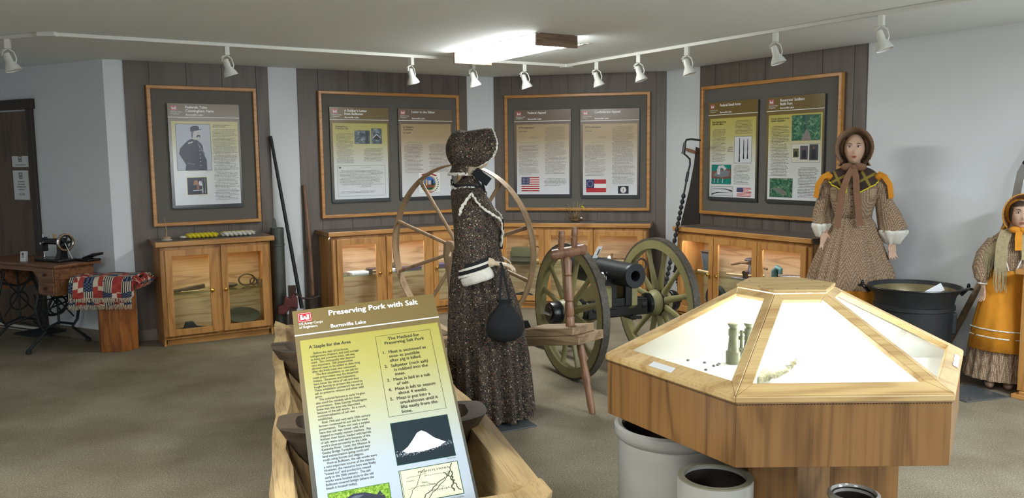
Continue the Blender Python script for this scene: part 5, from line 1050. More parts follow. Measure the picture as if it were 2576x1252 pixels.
m = MB(); m.lathe([(.08, .06), (.20, .10), (.235, .2), (.245, .36), (.25, .50), (.262, .505), (.262, .53), (.25, .535), (.265, .60), (.30, .645), (.302, .655), (.292, .655), (.262, .61), (.24, .54), (.238, .36), (.2, .14), (.001, .09)], 56); m.build('pot_body', cast, pt, True)
m = MB(); m.lathe([(.290, .650), (.260, .609), (.238, .54), (.236, .36), (.198, .145), (.001, .1)], 56, caps=False); m.build('pot_inside', potin, pt, True)
m = MB(); m.torus((0, 0, .652), .299, .006, 'z', 56, 8)
for s_ in (-1, 1): m.tube([(s_*.29, 0, .60), (s_*.315, 0, .63), (s_*.33, 0, .645)], .012, 8); m.ell((s_*.335, 0, .665), (.012, .012, .02), 10, 8); m.ell((s_*.35, 0, .645), (.018, .01, .01), 10, 8)
m.build('rim_lug', black, pt, True)
m = MB(); m.tube([(.335*math.cos(a), -.30*math.sin(a)-.0, .66-.006*math.sin(a)) for a in [PI*i/24 for i in range(25)]], .006, 8); m.build('bail_handle', black, pt, True)
for k in range(3): a = k*2*PI/3+.4; m = MB(); m.tube([(.20*math.cos(a), .20*math.sin(a), .16), (.23*math.cos(a), .23*math.sin(a), 0)], [.03, .018], 10); m.build('foot', cast, pt, True)
m = MB(); m.bx(.20, .27, -.035, .035, .33, .48); m.bx(-.27, -.20, -.035, .035, .33, .48); m.build('side_boss', cast, pt, bevel=.01)
sc_ = thing('white_card', 'folded white card propped in the cauldron mouth', 'card', (2.86, 5.66, .60), .1); m = MB(); m.slab([(-.09, 0), (.02, .0), (.12, .035), (.10, .085)], -.0, .003); o = m.build('card_sheet', paper, sc_); sc_.rotation_euler = (R(-20), 0, .1)
# ------------------------------------------------------------ right edge: wooden handle tool, small cabinet, floor plate
hs = thing('long_wooden_handle', 'long curved wooden handled hay knife leaning on the right wall behind the child mannequin', 'hay knife', on('C', -3.37, .06, 0), TH['C'])
m = MB(); m.tube([(-.04, -.26, .0), (.0, -.18, .15), (.09, -.10, .42), (.18, -.05, .68), (.27, -.025, .95), (.33, -.022, 1.14)], [.026, .024, .022, .021, .02, .018], 12); m.build('handle', greyw, hs, True); m = MB(); m.slab([(.32, 1.12), (.37, 1.12), (.43, 1.45), (.40, 1.50), (.37, 1.44)], -.028, -.020); m.build('steel_blade', chrome, hs, bevel=.002)
m = MB(); m.slab([(.40, 1.50), (.55, 1.72), (.58, 1.70), (.43, 1.47)], -.03, -.018); m.build('dark_tip', black, hs)
rc = thing('oak_stand', 'oak cabinet at the right edge in front of the child mannequin', 'cabinet', (3.235, 5.235, 0), TH['C'])
m = MB(); m.bx(0, .5, 0, .2, .05, .80); m.build('cabinet_body', oak, rc, bevel=.003); m = MB(); m.bx(-.035, .53, -.03, .22, .80, .835); m.build('cabinet_top', oakx, rc, bevel=.006); m = MB(); m.bx(.02, .5, -.02, .0, .0, .05); m.bx(-.02, .5, -.03, .2, .0, .03); m.build('plinth', oakx, rc, bevel=.004)
def plate_(label, x, y, rz, w, d): m = MB(); m.bx(-w/2, w/2, -d/2, d/2, .0005, .008); o = m.build('base_plate', flat('glass_grey_plate', (84, 88, 90), .15), None, bevel=.002); o.location = (x, y, 0); o.rotation_euler = (0, 0, rz); return tag(o, label, 'base plate')
plate_('thin grey square plate on the carpet at the feet of the bonneted mannequin', -.08, 4.83, .5, .32, .32); plate_('thin grey plate on the carpet beside the child mannequin', 2.98, 5.33, .3, .34, .3)

# ------------------------------------------------------------ mannequins
def face_fn(s=1.0):
    g = lambda x, m_, w: math.exp(-((x-m_)/w)**2)
    def fn(d, p):
        x, y, z = p
        if z < 0: k = 1-.30*(min(1, -z/(.115*s)))**1.6; x *= k
        if d.y < 0:
            X, Z = p.x/s, p.z/s
            y += -s*(.024*g(X, 0, .011)*g(Z, -.018, .016)+.012*g(X, 0, .009)*g(Z, .008, .020)) + s*.012*(g(X, .032, .017)+g(X, -.032, .017))*g(Z, .022, .014)
            y += -s*(.007*g(X, 0, .022)*g(Z, -.055, .010)+.010*g(X, 0, .022)*g(Z, -.088, .018)+.004*(g(X, .04, .02)+g(X, -.04, .02))*g(Z, -.02, .02)) - s*.005*g(Z, .045, .012)*g(X, 0, .05)
        return Vector((x, y, z))
    return fn
def head(m, c, s): m.ell(c, (.076*s, .092*s, .116*s), 40, 32, None, face_fn(s)); m.ell((c[0]-.074*s, c[1]+.008*s, c[2]), (.008*s, .018*s, .03*s), 10, 8); m.ell((c[0]+.074*s, c[1]+.008*s, c[2]), (.008*s, .018*s, .03*s), 10, 8)
def hand(m, Tm, s=1.0, side=1, curl=20):
    """fingers run along local -z, palm faces -y, thumb on +x*side"""
    old = m.T; m.T = old @ Tm
    m.loft([[(side*ox+w*math.cos(a), t*math.sin(a), z) for a in [k*2*PI/14 for k in range(14)]] for z, w, t, ox in ((.02*s, .024*s, .018*s, 0), (0, .024*s, .016*s, 0), (-.03*s, .034*s, .014*s, .0), (-.07*s, .038*s, .013*s, 0), (-.088*s, .034*s, .010*s, 0))])
    for i, (ox, L) in enumerate(((.028, .068), (.010, .077), (-.009, .072), (-.027, .057))):
        ox *= s*side; L *= s; p = Vector((ox, 0, -.082*s)); pts = [tuple(p+Vector((0, 0, .015*s)))]; a = R(curl*.5+i*3); rr = [.009*s]
        for seg, r in ((.45, .0082), (.32, .0075), (.23, .0066)): pts.append(tuple(p)); rr.append(r*s*1.05); p = p+Vector((ox*.10, -math.sin(a)*L*seg, -math.cos(a)*L*seg)); a += R(curl)
        pts.append(tuple(p)); rr.append(.0048*s); m.tube(pts, rr, 10)
    q = [(.018*s*side, -.004*s, -.012*s), (.040*s*side, -.014*s, -.034*s), (.052*s*side, -.024*s, -.056*s), (.054*s*side, -.032*s, -.078*s)]; m.tube(q, [.013*s, .0105*s, .009*s, .006*s], 10); m.T = old
def body(m, parent, vox=.0045, mat=None):
    o = m.build('mannequin_body', mat or skin, parent, True, angle=180); rm = o.modifiers.new('remesh', 'REMESH'); rm.mode = 'VOXEL'; rm.voxel_size = vox; rm.use_smooth_shade = True
    sm_ = o.modifiers.new('smooth', 'SMOOTH'); sm_.factor = .4; sm_.iterations = 2; return o
def ell_ring(cx, cy, z, rx, ry, n=72, amp=0, k=0, ph=0): return [(cx+(rx+amp*math.cos(k*a+ph))*math.cos(a), cy+(ry+amp*math.cos(k*a+ph))*math.sin(a), z) for a in [2*PI*i/n for i in range(n)]]
def skirt(prof, kpl, amp, seed=0, n=200, rag=0):
    """prof: (z, cx, cy, rx, ry) top to bottom, pleats deepen downward"""
    rings = []; z0, z1 = prof[0][0], prof[-1][0]; rnd = random.Random(seed); ph = [rnd.uniform(0, 6.28) for _ in range(4)]
    dense = []
    for (A, B) in zip(prof, prof[1:]):
        for j in range(4): dense.append(tuple(a+(b-a)*j/4 for a, b in zip(A, B)))
    dense.append(prof[-1])
    for z, cx, cy, rx, ry in dense:
        u = (z0-z)/(z0-z1); q = []
        for i in range(n):
            a = 2*PI*i/n; w = math.cos(kpl*a+ph[0]+.8*math.sin(3*a+ph[1]))*.6+.4*math.cos((kpl*.55//1)*a+ph[2]); d = amp*(.25+.9*u)*w
            q.append((cx+(rx+d)*math.cos(a), cy+(ry+d)*math.sin(a), z+(rag*math.sin(2*a+ph[3]) if u > .98 else 0)))
        rings.append(q)
    m = MB(); m.loft(rings); return m
def eyes(parent, c, s, look=0):
    for sx in (-1, 1):
        m = MB(); m.ell((c[0]+sx*.031*s, c[1]-.074*s, c[2]+.021*s), (.0135*s, .009*s, .0075*s), 14, 8); e = m.build('eye', eyew, parent, True); m = MB(); m.ell((c[0]+sx*.031*s+look, c[1]-.0815*s, c[2]+.021*s), (.0062*s, .003*s, .0062*s), 10, 6); m.build('iris', eyed, e, True)
        m = MB(); m.tube([(c[0]+sx*.016*s, c[1]-.088*s, c[2]+.040*s), (c[0]+sx*.032*s, c[1]-.087*s, c[2]+.046*s), (c[0]+sx*.050*s, c[1]-.076*s, c[2]+.040*s)], [.0018*s, .0025*s, .0012*s], 6); m.tube([(c[0]+sx*.017*s, c[1]-.083*s, c[2]+.027*s), (c[0]+sx*.031*s, c[1]-.086*s, c[2]+.030*s), (c[0]+sx*.047*s, c[1]-.074*s, c[2]+.025*s)], .0014*s, 6); m.build('eyebrow', hair, parent, True)
    m = MB(); m.ell((c[0], c[1]-.0905*s, c[2]-.0515*s), (.020*s, .005*s, .0045*s), 14, 6); m.ell((c[0], c[1]-.0895*s, c[2]-.0600*s), (.017*s, .005*s, .0050*s), 14, 6); m.build('lips', lipm, parent, True)
def ruff(pts, r, mat, name, parent, seed=0, flat_=.5, wob=.006):
    P = []; n_ = 6*(len(pts)-1)
    for i in range(n_+1):
        u = i/n_*(len(pts)-1); k = min(int(u), len(pts)-2); f = u-k; a, b_ = Vector(pts[k]), Vector(pts[k+1]); p = a.lerp(b_, f); P.append((p.x+wob*math.sin(i*1.9+seed), p.y+wob*math.cos(i*1.6+seed), p.z+wob*math.sin(i*2.4)))
    m = MB(); m.tube(P, [r*(1+.25*math.sin(i*2.6)) for i in range(len(P))], 8, flat=flat_); return m.build(name, mat, parent, True, angle=80)

# --- mannequin 1: in profile, dark floral dress.  local -y = the way she faces (world +x); her right arm is at local -x (towards the viewer)
M1 = thing('mannequin', 'mannequin in profile wearing a dark floral bonnet and long pleated dress', 'mannequin', (-.18, 4.98, 0), PI/2)
L_ = lambda wx, off=0: -(wx+.18)                        # world x -> local y
k1 = lambda px: (px-1291.5)*.00237
mb = MB(); hc = (0, L_(-.215), 1.615); head(mb, hc, 1.0)
mb.tube([(0, L_(-.235), 1.58), (0, L_(-.245), 1.50), (0, L_(-.25), 1.42)], [.046, .046, .055], 20)
mb.loft([ell_ring(0, L_(-.25), z, rx, ry, 24) for z, rx, ry in ((1.45, .05, .05), (1.39, .08, .05), (1.30, .13, .085), (1.10, .11, .08), (1.0, .11, .075), (.85, .13, .08))])
for sx in (-1, 1): mb.tube([(sx*.075, L_(-.22), .90), (sx*.09, L_(-.20), .5), (sx*.09, L_(-.20), .08)], [.08, .055, .035], 16); mb.ell((sx*.09, L_(-.16), .045), (.04, .11, .04), 14, 8)
RA = [(-.13, L_(-.24), 1.33), (-.205, L_(-.245), 1.20), (-.235, L_(-.235), 1.03), (-.245, L_(-.16), .985), (-.25, L_(-.105), .975)]
mb.tube(RA, [.035, .045, .038, .03, .024], 16)
hand(mb, Matrix.Translation((-.25, L_(-.105), .975)) @ Matrix.Rotation(R(-82), 4, 'X') @ Matrix.Rotation(R(180), 4, 'Z'), .92, -1, 24)
LA = [(.13, L_(-.24), 1.33), (.20, L_(-.245), 1.2), (.23, L_(-.235), 1.03), (.22, L_(-.14), .96)]; mb.tube(LA, [.035, .045, .038, .028], 16); hand(mb, Matrix.Translation((.22, L_(-.13), .96)) @ Matrix.Rotation(R(-80), 4, 'X') @ Matrix.Rotation(R(180), 4, 'Z'), .9, 1, 20)
body(mb, M1)
ny = L_(-.25)
sk = [(z, 0, (L_(f)+L_(b_))/2, rx, abs(L_(f)-L_(b_))/2) for z, f, b_, rx in ((1.03, -.075, -.345, .135), (.98, -.062, -.352, .15), (.81, -.008, -.370, .195), (.605, .048, -.380, .225), (.37, .080, -.384, .245), (.19, .096, -.384, .255), (.02, .106, -.380, .26))]
o = skirt(sk, 19, .033, 2, rag=.008).build('pleated_skirt', calicom, M1, True, angle=80)
bod = [(1.47, -.215, -.285, .058), (1.44, -.205, -.31, .075), (1.41, -.19, -.345, .12), (1.375, -.165, -.360, .165), (1.31, -.12, -.358, .185), (1.215, -.075, -.350, .175), (1.10, -.072, -.345, .15), (1.02, -.075, -.345, .138)]
m = MB(); m.loft([ell_ring(0, (L_(f)+L_(b_))/2, z, rx, abs(L_(f)-L_(b_))/2, 64, .0015, 18) for z, f, b_, rx in bod]); m.build('bodice', calicom, M1, True, angle=80)
for sx in (-1, 1):
    m = MB(); rings = []
    for (x, wy, z, a, b_) in ((-.10, -.225, 1.40, .04, .05), (-.16, -.228, 1.365, .055, .075), (-.205, -.238, 1.26, .055, .080), (-.225, -.245, 1.14, .055, .078), (-.24, -.240, 1.04, .06, .085), (-.25, -.232, .985, .062, .092), (-.252, -.222, .955, .062, .082)):
        rings.append([(-sx*(x)*-1*-1+a*math.cos(t), L_(wy*.985)+b_*math.sin(t)*-1, z-.28*b_*math.sin(t)*(1 if z < 1.1 else 0)*0+(-.30*(-b_*math.sin(t)))*(1 if z < 1.05 else 0)) for t in [k*2*PI/28 for k in range(28)]])
    m.loft(rings); sl = m.build('sleeve', calicom, M1, True, angle=80)
    def cuff(nm, mat, zz, t0, grow, wav, hgt):
        m = MB(); rings = []
        for j in range(4):
            u = j/3; rings.append([(sx*.252+(.064+grow*u+wav*math.sin(9*t)*u)*math.cos(t), L_(-.222*.985)-(.086+grow*u+wav*math.sin(7*t)*u)*math.sin(t)-.012*u*0, zz-hgt*u+.30*.086*math.sin(t)) for t in [k*2*PI/48 for k in range(48)]])
        m.loft(rings, caps=False); return m.build(nm, mat, sl, True, angle=80)
    cuff('black_band', blackc, .990, 0, .001, 0, .022); cuff('lace_band', lace, .968, 0, .002, .001, .014); cuff('black_band', blackc, .954, 0, .002, 0, .022); cuff('lace_band', lace, .932, 0, .004, .002, .014)
    m = MB(); rings = []
    for j in range(6):
        u = j/5; rings.append([(sx*.252+(.060+.010*math.sin(PI*u)+.003*math.sin(8*t)*u)*math.cos(t), L_(-.212+.02*u)-(.080+.012*math.sin(PI*u*.8)+.003*math.sin(6*t)*u)*math.sin(t), .935-.065*u+.026*math.sin(t)+.03*u*max(0, -math.cos(t-PI/2))*0) for t in [k*2*PI/48 for k in range(48)]])
    m.loft(rings); m.build('white_flounce', lace, sl, True, angle=80)
    # bertha cape edge over the shoulder
    pts = [(sx*.258, L_(-.295), 1.25), (sx*.262, L_(-.285), 1.29), (sx*.245, L_(-.255), 1.335), (sx*.225, L_(-.225), 1.372), (sx*.245, L_(-.20), 1.33), (sx*.240, L_(-.165), 1.29), (sx*.205, L_(-.11), 1.25), (sx*.155, L_(-.075), 1.225), (sx*.11, L_(-.062), 1.205), (sx*.06, L_(-.055), 1.13), (sx*.03, L_(-.065), 1.05)]
    ruff(pts, .012, lace, 'bertha_lace', M1, sx, .5, .003)
    pts = [(sx*.018, L_(-.355), 1.43), (sx*.05, L_(-.35), 1.405), (sx*.10, L_(-.32), 1.392), (sx*.125, L_(-.27), 1.400), (sx*.115, L_(-.23), 1.402), (sx*.09, L_(-.19), 1.385), (sx*.05, L_(-.165), 1.375), (sx*.01, L_(-.158), 1.37)]
    ruff(pts, .011, lace, 'collar_lace', M1, sx+2, .5, .003); pts = [(x, y, z+.014) for x, y, z in pts]; ruff(pts, .008, blackc, 'collar_piping', M1, 1, .5, .001)
m = MB(); m.tube([(0, L_(-.058), 1.21), (0, L_(-.062), 1.12), (0, L_(-.068), 1.03)], .012, 8); m.build('front_band', blackc, M1, True)
# bonnet: gathered crown + deep brim
def bonnet(parent, c, s, mat, trim, trimname, brim=1.0, lining=None, flare=.02):
    g = thing
    m = MB(); rings = []
    def crown(d, p): w = 1+.025*math.sin(14*math.atan2(d.x, d.z+1e-6)+2)*(1-abs(d.y)); return Vector((p.x*w, p.y, p.z*w))
    m.ell((c[0], c[1]+.068*s, c[2]+.015*s), (.112*s, .088*s, .112*s), 48, 28, None, crown); b1 = m.build('bonnet_crown', mat, parent, True, angle=80)
    # brim: arch surface from behind the ears forward
    for nm, off, mt in (('bonnet_brim', 0, mat), ('brim_lining', -.004*s, lining or mat)):
        m = MB(); rings = []
        for j in range(9):
            u = j/8; ring = []
            for i in range(33):
                a = R(-140)+R(280)*i/32; ca, sa = math.cos(a), math.sin(a); rad = (.102+flare*u)*s+off; da = abs(math.degrees(a)); kk = ((0, .74), (40, .9), (72, 1.0), (98, .96), (118, .74), (140, .30)); w = next(y0+(y1-y0)*(da-x0)/(x1-x0) for (x0, y0), (x1, y1) in zip(kk, kk[1:]) if da <= x1+1e-6); fwd = (.045*(1-u)+.012-.165*brim*u*w)*s
                ring.append((c[0]+rad*1.0*sa*(1-.03*u), c[1]+fwd+.01*s, c[2]+.012*s+rad*1.02*ca+.010*s*u*ca))
            rings.append(ring)
        m.loft(rings, caps=False, closed=False); m.keep = 1; o = m.build(nm, mt, b1 if off else parent, True, angle=80); sd = o.modifiers.new('solid', 'SOLIDIFY'); sd.thickness = .003*s
        if not off: last = rings[-1]
    o = ruff(last[::2], .006*s, trim, trimname, parent, 0, .6, .0016*s); 
    m = MB(); rings = []
    for j in range(5):
        u = j/4; rings.append([(c[0]+(.085+.030*u+.006*math.sin(14*a)*u)*s*math.sin(a), c[1]+(.040+.010*u)*s+(.075+.015*u)*s*math.cos(a), c[2]-.068*s-.055*s*u) for a in [R(-105)+R(210)*i/40 for i in range(41)]])
    m.loft(rings, caps=False, closed=False); m.keep = 1; o = m.build('bonnet_curtain', mat, parent, True, angle=80); sd = o.modifiers.new('solid', 'SOLIDIFY'); sd.thickness = .003
    return rings[-1]
cur = bonnet(M1, (hc[0], hc[1]+.012, hc[2]-.008), 1.02, calicom, lace, 'brim_lace', 1.0, None, .012); ruff(cur[::3], .009, lace, 'curtain_lace', M1, 1, .5, .003)
m = MB(); m.slab([(0, 0), (.04, -.045), (.068, -.02), (.02, .035)], 0, .004)
def ribbon(pts, w, mat, name, parent, n=(1, 0, 0)):
    P = [Vector(p) for p in pts]; nv = Vector(n); v = []; f = []
    for i, p in enumerate(P):
        t = (P[min(i+1, len(P)-1)]-P[max(i-1, 0)]).normalized(); s_ = t.cross(nv).normalized()*w/2; e = nv*.0015
        v += [tuple(p-s_-e), tuple(p+s_-e), tuple(p+s_+e), tuple(p-s_+e)]
    for i in range(len(P)-1):
        for k in range(4): f.append((i*4+k, i*4+(k+1) % 4, i*4+4+(k+1) % 4, i*4+4+k))
    f += [(0, 1, 2, 3), tuple((len(P)-1)*4+k for k in (3, 2, 1, 0))]; m = MB(); m.add(v, f); return m.build(name, mat, parent, True)
for i_, pts in enumerate(([(-.06, L_(-.215), 1.50), (-.07, L_(-.17), 1.46), (-.07, L_(-.13), 1.43)], [(-.06, L_(-.215), 1.50), (-.07, L_(-.20), 1.44), (-.08, L_(-.17), 1.39)], [(-.068, L_(-.17), 1.455), (-.08, L_(-.165), 1.41), (-.10, L_(-.155), 1.37)])): ribbon(pts, (.055, .018, .016)[i_], blackc, 'chin_ribbon', M1)
# bag
bg = thing('drawstring_bag', 'black drawstring bag hanging from the hand of the bonneted mannequin', 'bag', (-.045, 4.695, .53), .2)
def bagfn(d, p): a = math.atan2(d.y, d.x); w = 1+.04*math.sin(7*a)*max(0, d.z); return Vector((p.x*w, p.y*w, p.z))
m = MB(); m.loft([[(r*1.08*math.cos(a)*(1+(.05*math.sin(9*a) if z > .13 else 0)), r*.62*math.sin(a), z) for a in [k*2*PI/48 for k in range(48)]] for z, r in ((0, .02), (.004, .06), (.03, .092), (.07, .103), (.11, .098), (.15, .078), (.19, .050), (.215, .030), (.225, .034), (.245, .044), (.246, .02))]); m.build('bag_body', blackc, bg, True, angle=80)
for a_b in (-1, 1): ribbon([(a_b*.03, -.01, .215), (a_b*.018-.008, -.004, .32), (.0-.012, .0, .43), (-.02, .01, .452)], .014, blackc, 'bag_strap', bg, (0, 1, 0))

# --- mannequin 2: brown dotted dress by the right wall
M2 = thing('mannequin', 'mannequin in brown dotted dress with plaid collar and orange shoulder ribbons', 'mannequin', (2.60, 6.355, 0), R(-24))
mb = MB(); h2 = (0, -.02, 1.605); head(mb, h2, .98); mb.tube([(0, .01, 1.57), (0, .02, 1.49), (0, .02, 1.42)], [.044, .044, .055], 20)
mb.loft([ell_ring(0, .02, z, rx, ry, 24) for z, rx, ry in ((1.45, .05, .05), (1.40, .14, .07), (1.30, .15, .09), (1.10, .115, .085), (1.0, .13, .09), (.85, .16, .11))])
for sx in (-1, 1): mb.tube([(sx*.08, .02, .90), (sx*.09, .02, .5), (sx*.09, .03, .08)], [.08, .055, .035], 16); mb.ell((sx*.09, -.03, .045), (.04, .11, .04), 14, 8)
mb.tube([(-.15, .02, 1.36), (-.20, .03, 1.20), (-.205, -.02, 1.07), (-.19, -.06, .97)], [.05, .045, .036, .026], 16); hand(mb, Matrix.Translation((-.19, -.06, .97)) @ Matrix.Rotation(R(-10), 4, 'X'), .9, 1, 14)
mb.tube([(.15, .02, 1.36), (.215, .03, 1.18), (.26, .0, 1.02), (.285, -.02, .92)], [.05, .045, .036, .026], 16); hand(mb, Matrix.Translation((.285, -.02, .91)) @ Matrix.Rotation(R(-8), 4, 'X') @ Matrix.Rotation(R(35), 4, 'Z'), .9, -1, 16)
body(mb, M2, .0045, skin2); eyes(M2, h2, .98, -.002)
sk2 = [(1.09, 0, .015, .135, .105), (1.05, 0, .015, .16, .125), (.90, 0, .01, .215, .18), (.70, 0, .0, .29, .24), (.563, 0, .0, .325, .27)]
sk2b = [(.562, 0, .0, .326, .271), (.30, 0, .0, .37, .30), (.02, 0, .0, .39, .31)]
skirt(sk2, 22, .019, 4).build('gathered_skirt', dotsm, M2, True, angle=80); skirt(sk2b[:1]+[(.50, 0, 0, .335, .276), (.40, 0, 0, .352, .288), (.30, 0, 0, .366, .298), (.02, 0, 0, .39, .31)], 22, .021, 4).build('orange_hem_band', orangec, M2, True, angle=80)
m = MB(); m.loft([ell_ring(0, cy, z, rx, ry, 64, .001, 16) for z, cy, rx, ry in ((1.485, .02, .056, .056), (1.455, .015, .075, .07), (1.42, .012, .125, .085), (1.38, .01, .165, .10), (1.30, .0, .175, .118), (1.22, .0, .165, .12), (1.13, .01, .14, .108), (1.085, .015, .135, .105))]); m.build('bodice', dotsm, M2, True, angle=80)
m = MB(); [m.ell((-.004, -.122+.0*i, 1.36-.045*i if i < 3 else 1.36-.045*i), (.006, .005, .006), 8, 6) for i in range(7)]; bt = m.build('buttons', ironm, M2, True)
for sx, E in ((-1, [(-.13, .02, 1.40, .05, .05), (-.175, .022, 1.35, .055, .065), (-.205, .028, 1.24, .055, .065), (-.22, .015, 1.12, .065, .07), (-.215, -.02, 1.04, .075, .075)]), (1, [(.13, .02, 1.40, .05, .05), (.18, .022, 1.35, .055, .065), (.215, .028, 1.22, .065, .065), (.255, .015, 1.10, .085, .075), (.285, -.0, 1.00, .10, .085)])):
    m = MB(); m.loft([[(x+a*math.cos(t), y+b_*math.sin(t), z+(.02*math.cos(t)*sx if z < 1.15 else 0)) for t in [k*2*PI/32 for k in range(32)]] for x, y, z, a, b_ in E]); sl = m.build('sleeve', dotsm, M2, True, angle=80)
    x, y, z, a, b_ = E[-1]
    m = MB(); m.loft([[(x+(a*k2+.006*math.sin(7*t+j))*math.cos(t), y+(b_*k2+.006*math.sin(9*t))*math.sin(t), z-dz) for t in [k*2*PI/48 for k in range(48)]] for j, (k2, dz) in enumerate(((.9, -.005), (1.04, .0), (1.02, .02), (.85, .045), (.80, .055), (.55, .10), (.4, .105)))]); m.build('white_ruffle', lace, sl, True, angle=80)
    pts = [(sx*.165, -.045, 1.425), (sx*.215, -.06, 1.40), (sx*.252, -.05, 1.34), (sx*.265, -.04, 1.24)]
    ribbon(pts, .045, orangec, 'shoulder_ribbon', M2, (sx*.6, -.8, 0)); m = MB(); m.ell((sx*.175, -.035, 1.40), (.035, .03, .028), 14, 8); m.build('shoulder_bow', orangec, M2, True)
# plaid collar
for sx in (-1, 1):
    top = [(0.05, .05, 1.475), (.068, .01, 1.470), (.055, -.045, 1.455), (.022, -.075, 1.43)]; bot = [(.15, .085, 1.41), (.19, .0, 1.395), (.155, -.085, 1.345), (.045, -.128, 1.285)]
    m = MB(); rings = [[tuple(Vector((sx*a[0], a[1], a[2])).lerp(Vector((sx*b_[0], b_[1], b_[2])), u)+Vector((0, -.012*math.sin(PI*u), .018*math.sin(PI*u)))) for a, b_ in zip(top, bot)] for u in [i/6 for i in range(7)]]
    m.loft(rings, caps=False, closed=False); m.keep = 1; c_o = m.build('plaid_collar', plaidm, M2, True, angle=80); sd = c_o.modifiers.new('solid', 'SOLIDIFY'); sd.thickness = .004; sd.offset = 0
    ruff([rings[-1][i] for i in range(4)], .0055, yellowc, 'yellow_fringe', c_o, sx, .8, .0025); ruff([r[-1] for r in rings], .0045, yellowc, 'yellow_edge', c_o, sx, .8, .001)
bonnet(M2, h2, 1.0, plain('beige_brown_bonnet_cloth', (150, 122, 94), .85, 0, .15, 60, .3, 200), brownc, 'brim_edge', .66, None, .035)
m = MB(); m.ell((-.062, .0, 1.60), (.022, .05, .07), 14, 10); m.ell((.062, .0, 1.60), (.022, .05, .07), 14, 10); m.ell((0, .0, 1.675), (.07, .06, .035), 16, 10); [m.tube([(sx*.065, .02, 1.56), (sx*.075, .03, 1.49), (sx*.07, .035, 1.45)], [.02, .018, .008], 8) for sx in (-1, 1)]; m.build('hair', hair, M2, True)
ribbon([(0, -.105, 1.475), (-.04, -.13, 1.40), (-.075, -.15, 1.28), (-.09, -.16, 1.15), (-.095, -.17, 1.02)], .045, brownc, 'long_ribbon', M2, (0, -1, 0)); ribbon([(0, -.105, 1.475), (.02, -.13, 1.40), (.03, -.15, 1.28), (.045, -.15, 1.15), (.06, -.165, 1.04)], .045, brownc, 'long_ribbon', M2, (0, -1, 0))
m = MB(); m.ell((-.045, -.085, 1.475), (.045, .02, .03), 14, 8); m.ell((.045, -.085, 1.475), (.045, .02, .03), 14, 8); m.ell((0, -.105, 1.475), (.016, .016, .018), 10, 8); m.build('ribbon_bow', brownc, M2, True)

# --- child mannequin at the right edge
M3 = thing('child_mannequin', 'child mannequin with orange bonnet, beige fringed shawl and orange apron', 'mannequin', (3.265, 5.50, 0), R(-22))
M3.rotation_euler = (0, R(2.5), R(-22))
mb = MB(); h3 = (.03, -.03, 1.165); head(mb, h3, .86); mb.tube([(0.02, .0, 1.14), (.01, .01, 1.08), (0, .01, 1.02)], [.036, .036, .045], 18)
mb.loft([ell_ring(0, .01, z, rx, ry, 24) for z, rx, ry in ((1.05, .04, .04), (1.01, .10, .055), (.92, .11, .07), (.76, .095, .07), (.6, .12, .08))])
for sx in (-1, 1): mb.tube([(sx*.055, .0, .62), (sx*.055, .0, .35), (sx*.055, .0, .06)], [.055, .04, .028], 14); mb.ell((sx*.055, -.045, .03), (.03, .065, .03), 14, 8)
mb.tube([(-.10, .01, .99), (-.15, .02, .86), (-.165, .0, .76), (-.15, -.05, .69)], [.036, .032, .028, .02], 14); hand(mb, Matrix.Translation((-.148, -.055, .68)) @ Matrix.Rotation(R(-15), 4, 'X') @ Matrix.Rotation(R(-60), 4, 'Z'), .72, 1, 18)
mb.tube([(.10, .01, .99), (.15, .0, .86), (.14, -.06, .74)], [.036, .032, .02], 14); hand(mb, Matrix.Translation((.14, -.065, .73)), .72, -1, 18)
body(mb, M3, .004, skin2); eyes(M3, h3, .86, -.001)
skirt([(.77, 0, .0, .115, .09), (.70, 0, .0, .14, .115), (.45, 0, .0, .175, .15), (.07, 0, .0, .21, .18)], 22, .008, 6).build('dotted_skirt', dotsm, M3, True, angle=80)
m = MB(); m.loft([ell_ring(0, .005, z, rx, ry, 48) for z, rx, ry in ((1.07, .048, .045), (1.045, .07, .055), (1.01, .115, .07), (.94, .125, .082), (.85, .12, .085), (.765, .112, .085))]); m.build('bodice', dotsm, M3, True, angle=80)
for sx in (-1, 1):
    m = MB(); m.loft([[(sx*x+a*math.cos(t), y+a*math.sin(t), z) for t in [k*2*PI/24 for k in range(24)]] for x, y, z, a in ((.10, .01, 1.0, .04), (.15, .015, .90, .05), (.165, .0, .80, .055), (.158, -.03, .73, .045), (.15, -.045, .705, .03))]); sl = m.build('sleeve', dotsm, M3, True, angle=80)
    ruff([(sx*.15+.03*math.cos(t), -.047+.03*math.sin(t), .70) for t in [k*2*PI/8 for k in range(9)]], .006, lace, 'lace_cuff', sl, 0, .6, .002)
m = MB(); rings = []
def apr(z, r0, r1, n_=40): return [(r0*math.sin(a)*(1+.02*math.sin(17*a)), -r1*math.cos(a)*(1+.02*math.sin(13*a))-.004, z) for a in [R(-75)+R(150)*i/n_ for i in range(n_+1)]]
m.loft([apr(z, a, b_) for z, a, b_ in ((.80, .122, .095), (.76, .124, .097), (.70, .152, .128), (.45, .196, .172), (.27, .215, .19))], caps=False, closed=False); m.keep = 1; ap = m.build('orange_apron', orangec, M3, True, angle=80); sd = ap.modifiers.new('solid', 'SOLIDIFY'); sd.thickness = .003; sd.offset = 1
for z in (.36, .41): q = apr(z, .2085, .184, 24); ruff(q[::4], .0045, lace, 'white_trim', ap, 0, .6, .0005)
m = MB(); rings = []
for j in range(7):
    u = j/6; rings.append([((.055+.125*u**.8)*math.sin(a), .012+(.05+.055*u)*-math.cos(a)*-1*-1, 1.065-.19*u-.03*u*abs(math.sin(a))*-1) for a in [R(35)+R(290)*i/48 for i in range(49)]])
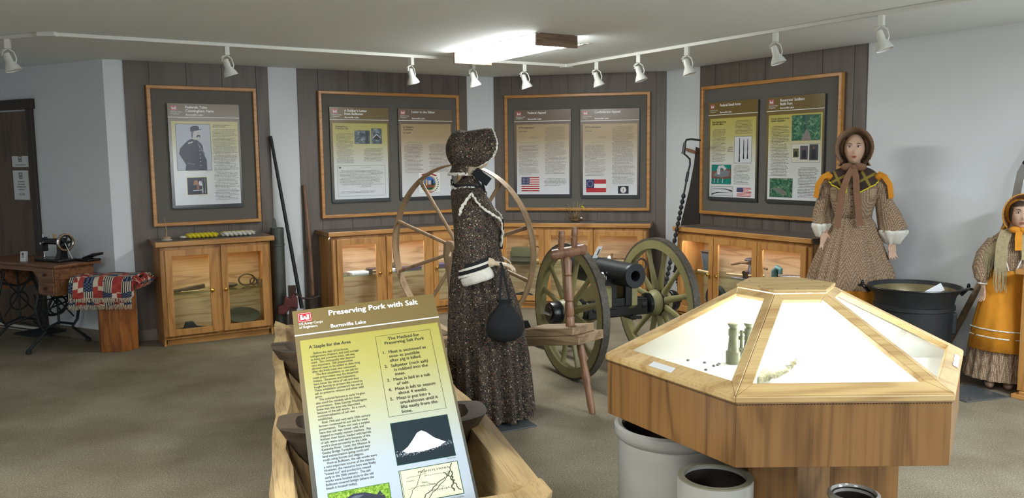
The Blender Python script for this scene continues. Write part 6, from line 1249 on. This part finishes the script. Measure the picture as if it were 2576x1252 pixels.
m.loft(rings, caps=False, closed=False); m.keep = 1; sh = m.build('beige_shawl', shawlc, M3, True, angle=80); sd = sh.modifiers.new('solid', 'SOLIDIFY'); sd.thickness = .006; sd.offset = 1
last = rings[-1]
ribbon([(-.045, -.05, 1.06), (-.07, -.095, .98), (-.075, -.12, .88), (-.07, -.125, .80)], .07, shawlc, 'shawl_end', M3, (-.3, -1, 0)); ribbon([(.045, -.05, 1.06), (.07, -.095, .98), (.075, -.12, .88)], .07, shawlc, 'shawl_end', M3, (.3, -1, 0))
m = MB(); rnd = random.Random(1)
for i in range(0, 48):
    for q in range(3): f = q/3; p = Vector(last[i]).lerp(Vector(last[i+1]), f); m.tube([tuple(p), (p.x*1.04+rnd.uniform(-.004, .004), p.y*1.04, p.z-.06), (p.x*1.06+rnd.uniform(-.01, .01), p.y*1.04, p.z-.13-rnd.uniform(0, .03))], [.003, .0028, .0018], 5)
for i in range(14): x = -.105+i*.0055; m.tube([(x, -.128, .81), (x+rnd.uniform(-.006, .006), -.155, .73), (x+.01*rnd.random(), -.165, .68-rnd.random()*.02)], [.003, .0028, .0018], 5)
f_ = m.build('shawl_fringe', shawlc, sh, True); f_['kind'] = 'stuff'
m = MB(); [m.tube([(sx*.055, -.065, 1.03), (sx*.06, -.10, .92), (sx*.02, -.11, .80)], .005, 6) for sx in (-1, 1)]; m.build('lace_edging', lace, M3, True)
bonnet(M3, h3, .86, orangec, orangec, 'brim_edge', .55, brownc, .035)
m = MB(); m.ell((h3[0]-.05, h3[1]-.0, h3[2]+.01), (.022, .045, .06), 12, 8); m.ell((h3[0]+.05, h3[1]-.0, h3[2]+.01), (.022, .045, .06), 12, 8); m.ell((h3[0], h3[1]-.01, h3[2]+.06), (.058, .055, .035), 14, 8); m.build('hair', hair, M3, True)
ribbon([(.02, -.09, 1.075), (.015, -.11, 1.02), (.02, -.12, .94)], .04, orangec, 'bonnet_tie', M3, (0, -1, 0)); m = MB(); m.ell((-.005, -.085, 1.07), (.035, .02, .022), 12, 8); m.ell((.05, -.085, 1.07), (.035, .02, .022), 12, 8); m.build('ribbon_bow', orangec, M3, True)
